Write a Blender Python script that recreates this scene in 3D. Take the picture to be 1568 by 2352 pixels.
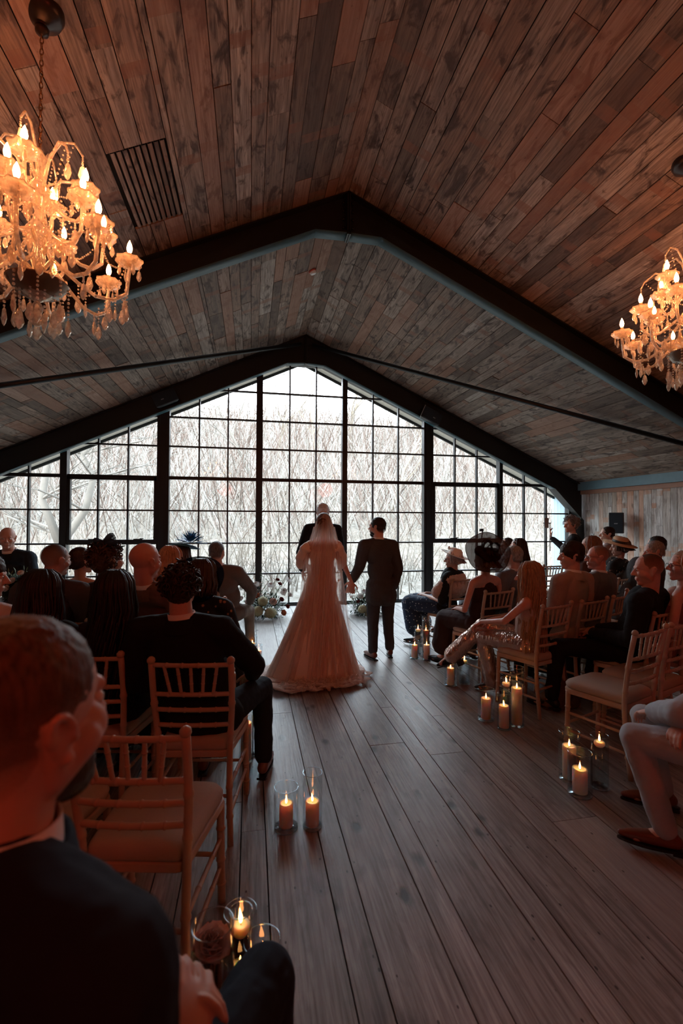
import bpy, bmesh, math, random
from math import sin, cos, pi, radians, sqrt, atan2, exp
from mathutils import Vector as V, Matrix, Euler, noise
for o in list(bpy.data.objects): bpy.data.objects.remove(o)
SC = bpy.context.scene
COL = SC.collection
# ------------------------------------------------------------------ camera
cd = bpy.data.cameras.new('camera'); cam = bpy.data.objects.new('camera', cd); COL.objects.link(cam)
cd.sensor_fit = 'VERTICAL'; cd.sensor_height = 36; cd.sensor_width = 24
cd.lens = 1060/2352*36
cd.clip_start = .02; cd.clip_end = 400
yaw, pitch, roll = radians(11.08), radians(1.075), radians(.26)
fw = V((sin(yaw)*cos(pitch), cos(yaw)*cos(pitch), sin(pitch)))
r0 = V((cos(yaw), -sin(yaw), 0)); u0 = r0.cross(fw)
rr = r0*cos(roll)+u0*sin(roll); uu = u0*cos(roll)-r0*sin(roll)
cam.matrix_world = Matrix(((rr.x, uu.x, -fw.x, 0), (rr.y, uu.y, -fw.y, 0), (rr.z, uu.z, -fw.z, 1.62), (0, 0, 0, 1)))
cd.dof.use_dof = True; cd.dof.focus_distance = 4.8; cd.dof.aperture_fstop = 2.8
SC.camera = cam
# ------------------------------------------------------------------ world, sun, exposure
VS = SC.view_settings
VS.view_transform = 'Standard'; VS.look = 'None'; VS.gamma = 1; VS.use_curve_mapping = False
VS.exposure = 0.0
W = bpy.data.worlds.new('world'); SC.world = W; W.use_nodes = True
wn = W.node_tree; bgn = wn.nodes['Background']
tc = wn.nodes.new('ShaderNodeTexCoord'); sp = wn.nodes.new('ShaderNodeSeparateXYZ'); rp = wn.nodes.new('ShaderNodeValToRGB')
wn.links.new(tc.outputs['Generated'], sp.inputs[0]); wn.links.new(sp.outputs['Z'], rp.inputs[0]); wn.links.new(rp.outputs[0], bgn.inputs[0])
rp.color_ramp.elements[0].position = 0; rp.color_ramp.elements[0].color = (.93, .96, 1, 1)
rp.color_ramp.elements[1].position = .7; rp.color_ramp.elements[1].color = (.70, .86, 1, 1)
bgn.inputs[1].default_value = 12.0
sl = bpy.data.lights.new('sun', 'SUN'); sl.energy = 4.5; sl.angle = .02; sl.color = (1, .93, .85)
so = bpy.data.objects.new('sun', sl); COL.objects.link(so); so.rotation_euler = (radians(50), 0, radians(-25))
WARM = (1, .115, .05)
def lamp(x, y, z, e, r=.08, c=WARM):
    l = bpy.data.lights.new('fill_light', 'POINT'); l.energy = e; l.color = c; l.shadow_soft_size = r
    o = bpy.data.objects.new('fill_light', l); COL.objects.link(o); o.location = (x, y, z)
# warm fill lamps added behind the camera, standing in for unseen chandeliers
for x in (-1.07, 3.06):
    lamp(x, -1.4, 2.9, 36, .3)
    lamp(x, -5.0, 2.9, 10, .3)
# ------------------------------------------------------------------ helpers
def tag(o, label=None, cat=None, group=None, kind=None):
    if label: o['label'] = label
    if cat: o['category'] = cat
    if group: o['group'] = group
    if kind: o['kind'] = kind
    return o
def obj(name, bm, mat, parent=None, smooth=True):
    if isinstance(bm, bmesh.types.BMesh):
        me = bpy.data.meshes.new(name); bm.to_mesh(me); bm.free()
    else: me = bm
    if mat: me.materials.append(mat)
    if smooth: me.shade_smooth()
    o = bpy.data.objects.new(name, me); COL.objects.link(o)
    if parent: o.parent = parent
    return o
def struct(name, bm, mat, parent=None, smooth=False):
    o = obj(name, bm, mat, parent, smooth)
    if not parent: o['kind'] = 'structure'
    return o
def empty(name, loc=(0, 0, 0), rz=0):
    o = bpy.data.objects.new(name, None); COL.objects.link(o); o.location = loc; o.rotation_euler = (0, 0, rz); o.empty_display_size = .1
    return o
def copy_tree(o, parent=None):
    c = o.copy(); COL.objects.link(c)
    if parent: c.parent = parent
    for ch in [x for x in o.children]: copy_tree(ch, c)
    return c
def box(bm, a, b):
    vs = [bm.verts.new((x, y, z)) for z in (a[2], b[2]) for y in (a[1], b[1]) for x in (a[0], b[0])]
    for f in ((0, 2, 3, 1), (4, 5, 7, 6), (0, 1, 5, 4), (2, 6, 7, 3), (0, 4, 6, 2), (1, 3, 7, 5)): bm.faces.new([vs[i] for i in f])
def prism(bm, poly, d):                       # poly: list of points, extruded by vector d
    d = V(d); a = [bm.verts.new(V(p)) for p in poly]; b = [bm.verts.new(V(p)+d) for p in poly]; n = len(a)
    bm.faces.new(a); bm.faces.new(b[::-1])
    for i in range(n): bm.faces.new((a[i], b[i], b[(i+1) % n], a[(i+1) % n]))
def frame_of(t):
    t = t.normalized(); a = V((0, 0, 1)) if abs(t.z) < .9 else V((1, 0, 0))
    x = t.cross(a).normalized(); return x, t.cross(x)
def tube(bm, pts, rad, n=8, cap=True, flat=1.0):
    pts = [V(p) for p in pts]
    if not hasattr(rad, '__len__'): rad = [rad]*len(pts)
    rings = []; x = None
    for i, p in enumerate(pts):
        t = (pts[min(i+1, len(pts)-1)]-pts[max(i-1, 0)])
        if t.length < 1e-9: t = V((0, 0, 1))
        t.normalize()
        if x is None: x, y = frame_of(t)
        else:
            x = (x-t*x.dot(t)); x = x.normalized() if x.length > 1e-6 else frame_of(t)[0]; y = t.cross(x)
        rings.append([bm.verts.new(p+(x*cos(2*pi*k/n)+y*sin(2*pi*k/n)*flat)*rad[i]) for k in range(n)])
    for a, b in zip(rings, rings[1:]):
        for k in range(n): bm.faces.new((a[k], a[(k+1) % n], b[(k+1) % n], b[k]))
    if cap: bm.faces.new(rings[0][::-1]); bm.faces.new(rings[-1])
def lathe(bm, prof, n=24, c=(0, 0, 0), flute=None, close=False, M=None):
    rings = []
    for r, z in prof:
        ring = []
        for k in range(n):
            a = 2*pi*k/n; q = r*(1+(flute(a, r, z) if flute else 0)); p = V((cos(a)*q, sin(a)*q, z))
            if M: p = M @ p
            ring.append(bm.verts.new(p+V(c)))
        rings.append(ring)
    for a, b in zip(rings, rings[1:]):
        for k in range(n): bm.faces.new((a[k], a[(k+1) % n], b[(k+1) % n], b[k]))
    if close:
        if prof[0][0] > 1e-5: bm.faces.new(rings[0][::-1])
        if prof[-1][0] > 1e-5: bm.faces.new(rings[-1])
def rcone(bm, a, b, ra, rb, n=14):            # capsule with two radii
    a, b = V(a), V(b); t = b-a; L = t.length
    if L < 1e-6: t = V((0, 0, 1)); L = 1e-6
    t = t/L; pts = []; rs = []
    for k in range(5): q = -pi/2+pi/2*k/4; pts.append(a+t*ra*sin(q)); rs.append(max(ra*cos(q), 1e-4))
    for k in range(5): q = pi/2*k/4; pts.append(b+t*rb*sin(q)); rs.append(max(rb*cos(q), 1e-4))
    x, y = frame_of(t); rings = [[bm.verts.new(p+(x*cos(2*pi*k/n)+y*sin(2*pi*k/n))*r) for k in range(n)] for p, r in zip(pts, rs)]
    for c, d in zip(rings, rings[1:]):
        for k in range(n): bm.faces.new((c[k], c[(k+1) % n], d[(k+1) % n], d[k]))
    bm.faces.new(rings[0][::-1]); bm.faces.new(rings[-1])
def ell(bm, c, r, M=None, n=18, m=12):
    if not hasattr(r, '__len__'): r = (r, r, r)
    rings = []
    for j in range(m+1):
        q = -pi/2+pi*j/m; w = max(cos(q), 1e-3); ring = []
        for k in range(n):
            p = V((r[0]*w*cos(2*pi*k/n), r[1]*w*sin(2*pi*k/n), r[2]*sin(q)))
            if M: p = M @ p
            ring.append(bm.verts.new(p+V(c)))
        rings.append(ring)
    for c1, d in zip(rings, rings[1:]):
        for k in range(n): bm.faces.new((c1[k], c1[(k+1) % n], d[(k+1) % n], d[k]))
    bm.faces.new(rings[0][::-1]); bm.faces.new(rings[-1])
def B(): return bmesh.new()
TEX = {}
def clouds(sz):
    if sz not in TEX:
        t = bpy.data.textures.new('folds', 'CLOUDS'); t.noise_scale = sz; t.noise_depth = 2; TEX[sz] = t
    return TEX[sz]
def sculpt(o, vox, sm=3, disp=0, dsz=.1):
    m = o.modifiers.new('remesh', 'REMESH'); m.mode = 'VOXEL'; m.voxel_size = vox; m.use_smooth_shade = True
    if sm: s = o.modifiers.new('smooth', 'SMOOTH'); s.iterations = sm; s.factor = .6
    if disp: d = o.modifiers.new('displace', 'DISPLACE'); d.texture = clouds(dsz); d.strength = disp; d.mid_level = .5; d.texture_coords = 'GLOBAL'
    return o
# ------------------------------------------------------------------ materials
class NT:
    def __init__(s, name):
        s.m = bpy.data.materials.new(name); s.m.use_nodes = True; s.t = s.m.node_tree; s.t.nodes.clear()
        s.out = s.n('OutputMaterial')
    def n(s, t, **k):
        q = s.t.nodes.new('ShaderNode'+t)
        for a, b in k.items(): setattr(q, a, b)
        return q
    def l(s, a, b): s.t.links.new(a, b)
    def val(s, node, i, v):
        if hasattr(v, 'is_linked') or isinstance(v, bpy.types.NodeSocket): s.l(v, node.inputs[i])
        else: node.inputs[i].default_value = v
    def math(s, op, a, b=0, c=None, clamp=False):
        q = s.n('Math', operation=op, use_clamp=clamp); s.val(q, 0, a); s.val(q, 1, b)
        if c is not None: s.val(q, 2, c)
        return q.outputs[0]
    def mix(s, f, a, b, bt='MIX'):
        q = s.n('MixRGB', blend_type=bt); s.val(q, 0, f)
        s.val(q, 1, a if not isinstance(a, tuple) else (*a, 1)[:4]); s.val(q, 2, b if not isinstance(b, tuple) else (*b, 1)[:4]); return q.outputs[0]
    def noise(s, vec, scale, detail=3, rough=.5, dist=0):
        q = s.n('TexNoise'); 
        if vec is not None: s.l(vec, q.inputs['Vector'])
        q.inputs['Scale'].default_value = scale; q.inputs['Detail'].default_value = detail; q.inputs['Roughness'].default_value = rough; q.inputs['Distortion'].default_value = dist
        return q.outputs[0]
    def ramp(s, f, els, interp='LINEAR'):
        q = s.n('ValToRGB'); s.l(f, q.inputs[0]); cr = q.color_ramp; cr.interpolation = interp
        while len(cr.elements) < len(els): cr.elements.new(.5)
        for e, (p, c) in zip(cr.elements, els):
            e.position = p; e.color = (*c, 1) if hasattr(c, '__len__') else (c, c, c, 1)
        return q.outputs[0]
    def scale(s, vec, sc):
        q = s.n('VectorMath', operation='MULTIPLY'); s.l(vec, q.inputs[0]); q.inputs[1].default_value = sc; return q.outputs[0]
    def bsdf(s, **k):
        p = s.n('BsdfPrincipled')
        for a, b in k.items():
            i = {'color': 'Base Color', 'rough': 'Roughness', 'metal': 'Metallic', 'spec': 'Specular IOR Level', 'trans': 'Transmission Weight', 'sss': 'Subsurface Weight', 'sheen': 'Sheen Weight', 'coat': 'Coat Weight', 'ecol': 'Emission Color', 'estr': 'Emission Strength', 'ior': 'IOR', 'srad': 'Subsurface Radius', 'sscale': 'Subsurface Scale'}[a]
            if isinstance(b, bpy.types.NodeSocket): s.l(b, p.inputs[i])
            else: p.inputs[i].default_value = (*b, 1) if (hasattr(b, '__len__') and len(b) == 3 and a in ('color', 'ecol')) else b
        s.l(p.outputs[0], s.out.inputs[0]); return p
    def bump(s, h, strength=.3, dist=.01, to=None):
        q = s.n('Bump'); q.inputs['Strength'].default_value = strength; q.inputs['Distance'].default_value = dist; s.l(h, q.inputs['Height'])
        if to: s.l(q.outputs[0], to.inputs['Normal'])
        return q.outputs[0]
MC = {}
def cloth(c, rough=.85, var=.25, scale=90, sheen=.0, spec=.2, sc2=6):
    key = ('cloth', c, rough, var, scale, sheen)
    if key in MC: return MC[key]
    t = NT('cloth'); co = t.n('TexCoord').outputs['Object']
    a = t.noise(co, scale, 2); b = t.noise(co, sc2, 3)
    f = t.math('ADD', t.math('MULTIPLY', a, .5), t.math('MULTIPLY', b, .5))
    col = t.mix(f, tuple(x*(1-var) for x in c), tuple(min(1, x*(1+var)) for x in c))
    p = t.bsdf(color=col, rough=rough, sheen=sheen, spec=spec); t.bump(a, .25, .002, p)
    MC[key] = t.m; return t.m
def plain(c, rough=.5, metal=0, spec=.5, name='paint'):
    key = ('plain', c, rough, metal, spec)
    if key in MC: return MC[key]
    t = NT(name); co = t.n('TexCoord').outputs['Object']; a = t.noise(co, 14, 3)
    col = t.mix(a, tuple(x*.86 for x in c), tuple(min(1, x*1.12) for x in c))
    t.bsdf(color=col, rough=rough, metal=metal, spec=spec); MC[key] = t.m; return t.m
def emis(c, s, name='light'):
    t = NT(name); e = t.n('Emission'); e.inputs[0].default_value = (*c, 1); e.inputs[1].default_value = s; t.l(e.outputs[0], t.out.inputs[0]); return t.m
def skin(c, key=None):
    k = ('skin', c)
    if k in MC: return MC[k]
    t = NT('skin'); co = t.n('TexCoord').outputs['Object']; a = t.noise(co, 30, 3); b = t.noise(co, 9, 2)
    col = t.mix(a, tuple(x*.86 for x in c), tuple(min(1, x*1.1) for x in c)); col = t.mix(t.math('MULTIPLY', b, .35), col, (c[0]*.95, c[1]*.62, c[2]*.6))
    p = t.bsdf(color=col, rough=.48, spec=.35); t.bump(a, .1, .002, p); MC[k] = t.m; return t.m
def hairm(c):
    k = ('hair', c)
    if k in MC: return MC[k]
    t = NT('hair'); co = t.n('TexCoord').outputs['Object']; a = t.noise(t.scale(co, (160, 160, 14)), 1, 3); b = t.noise(co, 12, 2)
    col = t.mix(t.ramp(a, [(.3, 0.), (.7, 1.)]), tuple(x*.45 for x in c), tuple(min(1, x*1.5) for x in c)); col = t.mix(t.math('MULTIPLY', b, .5), col, tuple(x*.5 for x in c))
    p = t.bsdf(color=col, rough=.42, spec=.4); t.bump(a, .5, .004, p); MC[k] = t.m; return t.m
def hairfade(c, z0, z1, dens=1.0):
    t = NT('hair_fade'); co = t.n('TexCoord').outputs['Object']; a = t.noise(t.scale(co, (160, 160, 14)), 1, 3); st = t.noise(co, 520, 1); sx = t.n('SeparateXYZ'); t.l(co, sx.inputs[0])
    col = t.mix(t.ramp(a, [(.3, 0.), (.7, 1.)]), tuple(x*.45 for x in c), tuple(min(1, x*1.5) for x in c))
    zz = t.math('ADD', sx.outputs[2], t.math('MULTIPLY', sx.outputs[1], -.0)); al = t.math('MULTIPLY', t.math('DIVIDE', t.math('SUBTRACT', zz, z0), z1-z0), dens, clamp=True)
    al = t.math('ADD', al, t.math('MULTIPLY', t.math('SUBTRACT', st, .5), .5), clamp=True)
    p = t.bsdf(color=col, rough=.5, spec=.3); t.bump(a, .5, .004, p); tp = t.n('BsdfTransparent'); m = t.n('MixShader'); t.l(al, m.inputs[0]); t.l(tp.outputs[0], m.inputs[1]); t.l(p.outputs[0], m.inputs[2]); t.l(m.outputs[0], t.out.inputs[0]); return t.m
def thin_glass(name='glass', tint=(1, 1, 1), base=.04):
    t = NT(name); lw = t.n('LayerWeight'); lw.inputs[0].default_value = .35
    f = t.math('ADD', t.math('MULTIPLY', t.math('POWER', lw.outputs['Facing'], 3), .55), base)
    tr = t.n('BsdfTransparent'); tr.inputs[0].default_value = (*tint, 1); gl = t.n('BsdfGlossy'); gl.inputs['Roughness'].default_value = .02
    mx = t.n('MixShader'); t.l(f, mx.inputs[0]); t.l(tr.outputs[0], mx.inputs[1]); t.l(gl.outputs[0], mx.inputs[2]); t.l(mx.outputs[0], t.out.inputs[0]); return t.m
def planks_mat(name, tones, dark, accent, stain=.5, rough=(.5, .8), knots=.5, bands=.5, groove=True, spec=.4, stains2=.5):
    t = NT(name); uv = t.n('UVMap').outputs[0]; at = t.n('Attribute', attribute_name='rnd'); sx = t.n('SeparateColor'); t.l(at.outputs['Color'], sx.inputs[0])
    R, G, Bl = sx.outputs
    base = t.ramp(R, [(i/(len(tones)-1), c) for i, c in enumerate(tones)])
    grain = t.noise(t.scale(uv, (3, 70, 1)), 1, 5, .6, .4)
    grain2 = t.noise(t.scale(uv, (1.5, 14, 1)), 1, 4, .6, 1.2)
    blot = t.noise(t.scale(uv, (3.0, 9, 1)), 1, 6, .62, .8)
    blot2 = t.noise(t.scale(uv, (3.2, 7, 1)), 1, 4, .58, 1.2)
    col = t.mix(t.ramp(grain2, [(.3, 0.), (.72, 1.)]), t.mix(.6, base, dark), base)
    col = t.mix(t.math('MULTIPLY', t.ramp(grain, [(.36, 1.), (.58, 0.)]), .6), col, dark)
    col = t.mix(t.math('MULTIPLY', t.ramp(blot, [(.54, 0.), (.64, 1.)]), stain), col, dark)
    col = t.mix(t.math('MULTIPLY', t.ramp(blot2, [(.57, 0.), (.68, 1.)]), stains2), col, tuple(x*.75 for x in dark))
    acc = t.math('MULTIPLY', t.ramp(G, [(.82, 0.), (.88, 1.)]), .5)
    col = t.mix(acc, col, accent)
    # old batten marks across a board
    su = t.n('SeparateXYZ'); t.l(uv, su.inputs[0])
    fr = t.math('FRACT', t.math('ADD', t.math('MULTIPLY', su.outputs[0], .9), t.math('MULTIPLY', Bl, 7)))
    bnd = t.math('MULTIPLY', t.math('LESS_THAN', fr, .085), bands)
    bnd = t.math('MULTIPLY', bnd, t.ramp(t.noise(t.scale(uv, (9, 9, 1)), 1, 3), [(.35, .3), (.6, 1.)]))
    col = t.mix(bnd, col, tuple(a*.6+b*.25 for a, b in zip(accent, dark)))
    wob = t.n('VectorMath', operation='ADD'); t.l(t.scale(uv, (3.4, 6.5, 1)), wob.inputs[0]); nz = t.n('TexNoise'); t.l(uv, nz.inputs['Vector']); nz.inputs['Scale'].default_value = 14; t.l(t.scale(nz.outputs['Color'], (.22, .22, 0)), wob.inputs[1])
    vo = t.n('TexVoronoi'); t.l(wob.outputs[0], vo.inputs['Vector']); vo.inputs['Scale'].default_value = 1; sv = t.n('SeparateColor'); t.l(vo.outputs['Color'], sv.inputs[0])
    kn = t.math('MULTIPLY', t.math('MULTIPLY', t.ramp(vo.outputs['Distance'], [(.08, 1.), (.21, 0.)]), t.math('GREATER_THAN', sv.outputs[0], .45)), knots)
    col = t.mix(kn, col, tuple(x*.35 for x in dark))
    vn = t.n('TexVoronoi'); t.l(t.scale(uv, (9, 16, 1)), vn.inputs['Vector']); vn.inputs['Scale'].default_value = 1
    nl = t.math('MULTIPLY', t.ramp(vn.outputs['Distance'], [(.06, 1.), (.09, 0.)]), .8*min(1, knots*1.4))
    col = t.mix(nl, col, (.01, .01, .01))
    ro = t.math('ADD', t.math('MULTIPLY', grain2, rough[1]-rough[0]), rough[0])
    p = t.bsdf(color=col, rough=ro, spec=spec)
    t.bump(t.math('ADD', grain, t.math('MULTIPLY', kn, -1.)), .35, .004, p)
    return t.m
M_ceil = planks_mat('reclaimed_boards', [(.17, .12, .09), (.34, .25, .19), (.50, .40, .325), (.38, .245, .17), (.62, .53, .45)], (.065, .04, .03), (.38, .18, .11), .85, (.55, .8), .35, .75, stains2=.9)
M_wall = planks_mat('pale_wall_boards', [(.62, .62, .59), (.84, .84, .81), (.60, .52, .43), (.88, .88, .85), (.72, .67, .60)], (.17, .12, .09), (.72, .36, .20), .5, (.6, .85), .6, .8, stains2=.35)
M_floor = planks_mat('floor_boards', [(.35, .335, .315), (.45, .43, .405), (.38, .36, .34), (.50, .475, .45)], (.09, .07, .06), (.33, .28, .25), .35, (.30, .48), .85, .10, spec=.45, stains2=.25)
M_void = plain((.012, .010, .009), .9)
M_steel = plain((.006, .008, .009), .42, .0, .5, 'black_steel')
M_teal = plain((.03, .085, .105), .5, .0, .5, 'teal_lit_steel')  # steel with the teal light on the beam underside put into its colour
M_glass = thin_glass('window_glass', (.99, 1, 1), .012)
M_vase = thin_glass('vase_glass', (.97, .99, 1), .05)
M_lime = plain((.46, .33, .24), .42, 0, .4, 'limed_wood')
M_cush = cloth((.42, .35, .29), .8, .15, 200)
M_wax = None
def wax():
    t = NT('wax'); co = t.n('TexCoord').outputs['Object']; a = t.noise(co, 20, 2)
    p = t.bsdf(color=t.mix(a, (.93, .80, .68), (.97, .86, .75)), rough=.45, sss=1., srad=(1, .45, .25), sscale=.03); return t.m
M_wax = wax()
M_flame = emis((1, .36, .10), 24, 'flame')
M_bulb = emis((1, .33, .12), 112, 'lit_bulb')
M_wick = plain((.02, .015, .01), .9)
M_black = plain((.008, .008, .009), .5)
M_chrome = plain((.7, .7, .7), .2, 1)
# ------------------------------------------------------------------ room
RX, RZ, SL, WY = 1.0, 5.15, .462, 8.89        # ridge x, ridge height, roof slope, glazed gable plane
XL, XR, YB = -4.95, 6.95, -7.5
def cz(x): return RZ-SL*abs(x-RX)
rnd = random.Random(7)
def planks(name, P0, U, Vv, Nn, ulen, vlen, widths, lens, mat, th=.022, gap=.004, jit=.003, holes=None, pos0=0):
    """boards running along U, laid side by side along Vv, showing their face towards Nn"""
    bm = B(); uvl = bm.loops.layers.uv.new('UVMap'); cl = bm.loops.layers.float_color.new('rnd')
    P0, U, Vv, Nn = V(P0), V(U), V(Vv), V(Nn); v = pos0; wi = 0
    while v < vlen:
        w = widths(wi); wi += 1; w = min(w, vlen-v)
        for (h0, h1, g0, g1) in (holes or []):
            for g_ in (g0, g1):
                if v < g_ < v+w: w = g_-v
        if vlen-v < .02: break
        u = -rnd.random()*lens[1]*.8
        while u < ulen:
            L = rnd.uniform(*lens); a, b = max(u, 0), min(u+L, ulen); u += L
            if b-a < .02: continue
            segs = [(a, b)]
            if holes:
                for (h0, h1, g0, g1) in holes:
                    if v+w > g0 and v < g1:
                        ns = []
                        for (s, e) in segs:
                            if e <= h0 or s >= h1: ns.append((s, e)); continue
                            if s < h0: ns.append((s, h0))
                            if e > h1: ns.append((h1, e))
                        segs = ns
            lift = rnd.uniform(-jit, jit); col = (rnd.random(), rnd.random(), rnd.random(), 1); ou, ov = rnd.uniform(0, 90), rnd.uniform(0, 90)
            for (s, e) in segs:
                if e-s < .01: continue
                g = gap/2; q = []
                for zz in (lift, lift-th):
                    for (x, y) in ((s+g*.6, v+g), (e-g*.6, v+g), (e-g*.6, v+w-g), (s+g*.6, v+w-g)):
                        q.append((bm.verts.new(P0+U*x+Vv*y+Nn*zz), x, y))
                for f in ((0, 1, 2, 3), (4, 5, 1, 0), (5, 6, 2, 1), (6, 7, 3, 2), (7, 4, 0, 3)):
                    fc = bm.faces.new([q[i][0] for i in f])
                    for lp, i in zip(fc.loops, f): lp[uvl].uv = (q[i][1]+ou, q[i][2]+ov); lp[cl] = col
        v += w
    bmesh.ops.recalc_face_normals(bm, faces=bm.faces)
    return bm
YL = WY+.04-YB
# floor
fl = [.12, .265]
bm = planks('floor', (XL-.1, YB, 0), (0, 1, 0), (1, 0, 0), (0, 0, 1), YL, XR-XL+.2, lambda i: fl[i % 2]*rnd.uniform(.96, 1.04), (2.4, 5.2), M_floor, gap=.006, jit=.0008)
floor = struct('floor', bm, M_floor)
bm = B(); box(bm, (XL-.2, YB-.2, -.2), (XR+.2, WY+.12, -.024)); struct('trim_1', bm, M_void)
# ceilings: two pitched slopes
cw = lambda i: rnd.choice([.13, .15, .165, .18, .195])
SLn = sqrt(1+SL*SL)
vent = (None, None)
for nm, sgn, X1 in (('ceiling', -1, XL), ('ceiling_right', 1, XR)):
    Ln = abs(X1-RX)*SLn+.12
    Vd = V((sgn, 0, -SL))/SLn; Nd = V((-sgn*SL, 0, -1)).normalized()
    holes = [(3.49-YB, 4.35-YB, 1.795, 2.24)] if sgn < 0 else None
    bm = planks(nm, (RX, YB, RZ), (0, 1, 0), Vd, Nd, YL, Ln, cw, (.7, 2.6), M_ceil, gap=.007, jit=.004, holes=holes)
    struct('ceiling' if sgn < 0 else 'ceiling.001', bm, M_ceil)
    bm = B(); P = V((RX, YB-.2, RZ+.004))-Nd*.03
    prism(bm, [P-Nd*.05, P, P+Vd*(Ln+.3), P+Vd*(Ln+.3)-Nd*.05], (0, YL+.4, 0)); struct('trim_2' if sgn < 0 else 'trim_3', bm, M_void)
# side walls and back wall
bm = planks('wall', (XR, YB, 2.6), (0, 0, -1), (0, 1, 0), (-1, 0, 0), 2.6, WY-YB-.16, lambda i: rnd.choice([.10, .12, .13, .15, .17]), (1.5, 3.5), M_wall, gap=.006)
struct('wall_right', bm, M_wall)
bm = planks('wall', (XL, YB, 2.6), (0, 0, -1), (0, 1, 0), (1, 0, 0), 2.6, WY-YB-.16, lambda i: rnd.choice([.10, .12, .13, .15, .17]), (1.5, 3.5), M_wall, gap=.006)
struct('wall_left', bm, M_wall)
bm = B(); box(bm, (XR+.025, YB-.2, -.1), (XR+.2, WY+.1, 2.7)); box(bm, (XL-.2, YB-.2, -.1), (XL-.025, WY+.1, 2.7)); box(bm, (XL-.2, YB-.3, -.1), (XR+.2, YB-.1, 5.6)); struct('wall_back', bm, plain((.05, .035, .03), .8))
# eave beams and timber rail
for X1, s, n in ((XR, -1, 4), (XL, 1, 5)):
    bm = B(); a = X1+s*.11; box(bm, (min(X1, a), YB, 2.285), (max(X1, a), WY-.1, 2.50)); struct('trim_%d' % n, bm, plain((.13, .24, .29), .45))
    bm = B(); a = X1+s*.045; box(bm, (min(X1, a), YB, 2.20), (max(X1, a), WY-.12, 2.284)); struct('trim_%d' % (n+2), bm, plain((.33, .17, .11), .6))
# ---- steel portal frames: web, flanges and haunches
def portal(n, Y0, Y1, depth, flat, zflat, haunch):
    bm = B(); tf = .016
    W_ = (XR-XL)/2-.02; top = lambda x: RZ-SL*abs(x-RX)-.012
    def bot(x):
        d = abs(x-RX)
        z = top(x)-depth
        z = min(z, zflat)
        if d > haunch: z = min(z, top(RX+haunch)-depth-(d-haunch)*1.0)
        return z
    xs = sorted(set([RX-W_, RX-haunch, RX-flat, RX, RX+flat, RX+haunch, RX+W_]))
    ym = (Y0+Y1)/2
    for a, b in zip(xs, xs[1:]):
        zt = (top(a), top(b)); zb = (bot(a), bot(b))
        prism(bm, [(a, ym-.006, zt[0]), (b, ym-.006, zt[1]), (b, ym-.006, zb[1]), (a, ym-.006, zb[0])], (0, .012, 0))
        for z, t in ((zt, -tf), (zb, tf)):
            prism(bm, [(a, Y0, z[0]), (b, Y0, z[1]), (b, Y0, z[1]+t), (a, Y0, z[0]+t)], (0, Y1-Y0, 0))
    for s in (-1, 1):                          # columns
        x = RX+s*W_; z = bot(x)+.02
        box(bm, (x-s*.28 if s > 0 else x, Y0, 0), (x if s > 0 else x+.28, Y0+tf, z)); box(bm, (min(x, x-s*.28), ym-.006, 0), (max(x, x-s*.28), ym+.006, z))
        box(bm, (min(x-s*.28, x-s*.264), Y0, 0), (max(x-s*.28, x-s*.264), Y1, z))
    # ridge end plates and bolts
    for s in (-1, 1): box(bm, (RX+min(s*.004, s*.02), Y0, zflat-.02), (RX+max(s*.004, s*.02), Y1, RZ-.02))
    o = struct('trim_%d' % n, bm, M_steel)
    bb = B()
    for s in (-1, 1):
        for k in range(4):
            lathe(bb, [(0, 0), (.013, 0), (.013, .012), (0, .012)], 6, M=Matrix.Translation((RX+s*.05, ym-.02, zflat+.08+k*.09)) @ Matrix.Rotation(pi/2, 4, 'X'))
    obj('bolt', bb, M_steel, o)
    bt = B()                                   # strip under the black flange, teal light put into its colour
    for a, b in zip(xs, xs[1:]):
        if abs(a-RX) > haunch+.01 or abs(b-RX) > haunch+.01: continue
        z = (bot(a), bot(b)); prism(bt, [(a+.001, Y0+.002, z[0]-.004), (b-.001, Y0+.002, z[1]-.004), (b-.001, Y0+.002, z[1]), (a+.001, Y0+.002, z[0])], (0, Y1-Y0-.004, 0))
    obj('teal_lit_flange', bt, M_teal, o)
    return o
portal(8, 4.75, 4.91, .29, .36, 4.69, 5.2)
portal(9, 8.62, 8.78, .40, .36, 4.60, 5.25)
portal(10, .9-.0, 1.06, .29, .36, 4.69, 5.2) if False else None
# diagonal bracing tubes of the roof
for s, n in ((-1, 11), (1, 12)):
    bm = B(); a = V((RX+s*.12, 8.6, cz(RX+s*.12)-.16)); b = V((RX+s*5.8, 4.98, cz(RX+s*5.8)-.09))
    tube(bm, [a, b], .036, 14); struct('trim_%d' % n, bm, M_steel, smooth=True)
# ---- the glazed gable
rowsz = [.03, .61, 1.19, 1.79, 2.39, 2.97, 3.51, 4.05]
posts = [(-4.86, .14), (-3.22, .11), (-1.575, .21), (.145, .12), (1.79, .10), (3.525, .20), (5.13, .075), (6.79, .13)]
def gtop(x):                                   # upper edge of the glazing
    d = abs(x-.985); z = 4.605 if d < .36 else 4.605-(d-.36)*.457
    if d > 5.3: z = min(z, 4.605-(4.94)*.457-(d-5.3)*1.0)
    return z
def vbar(bm, x, w, z0, z1, y0=WY-.035, y1=WY+.035):
    prism(bm, [(x-w/2, y0, z0), (x+w/2, y0, z0), (x+w/2, y0, z1(x+w/2)), (x-w/2, y0, z1(x-w/2))], (0, y1-y0, 0))
bm = B()
for x, w in posts:
    vbar(bm, x, w, 0, lambda q: gtop(q)+.12, WY-.07, WY+.07)
    if w > .15:
        for q in (-1, 1): vbar(bm, x+q*(w/2-.045), .012, 0, lambda z: gtop(z)+.05, WY-.085, WY-.07)
xs = [-4.86, .985-5.3, .985-.36, .985+.36, .985+5.3, 6.79]
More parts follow.
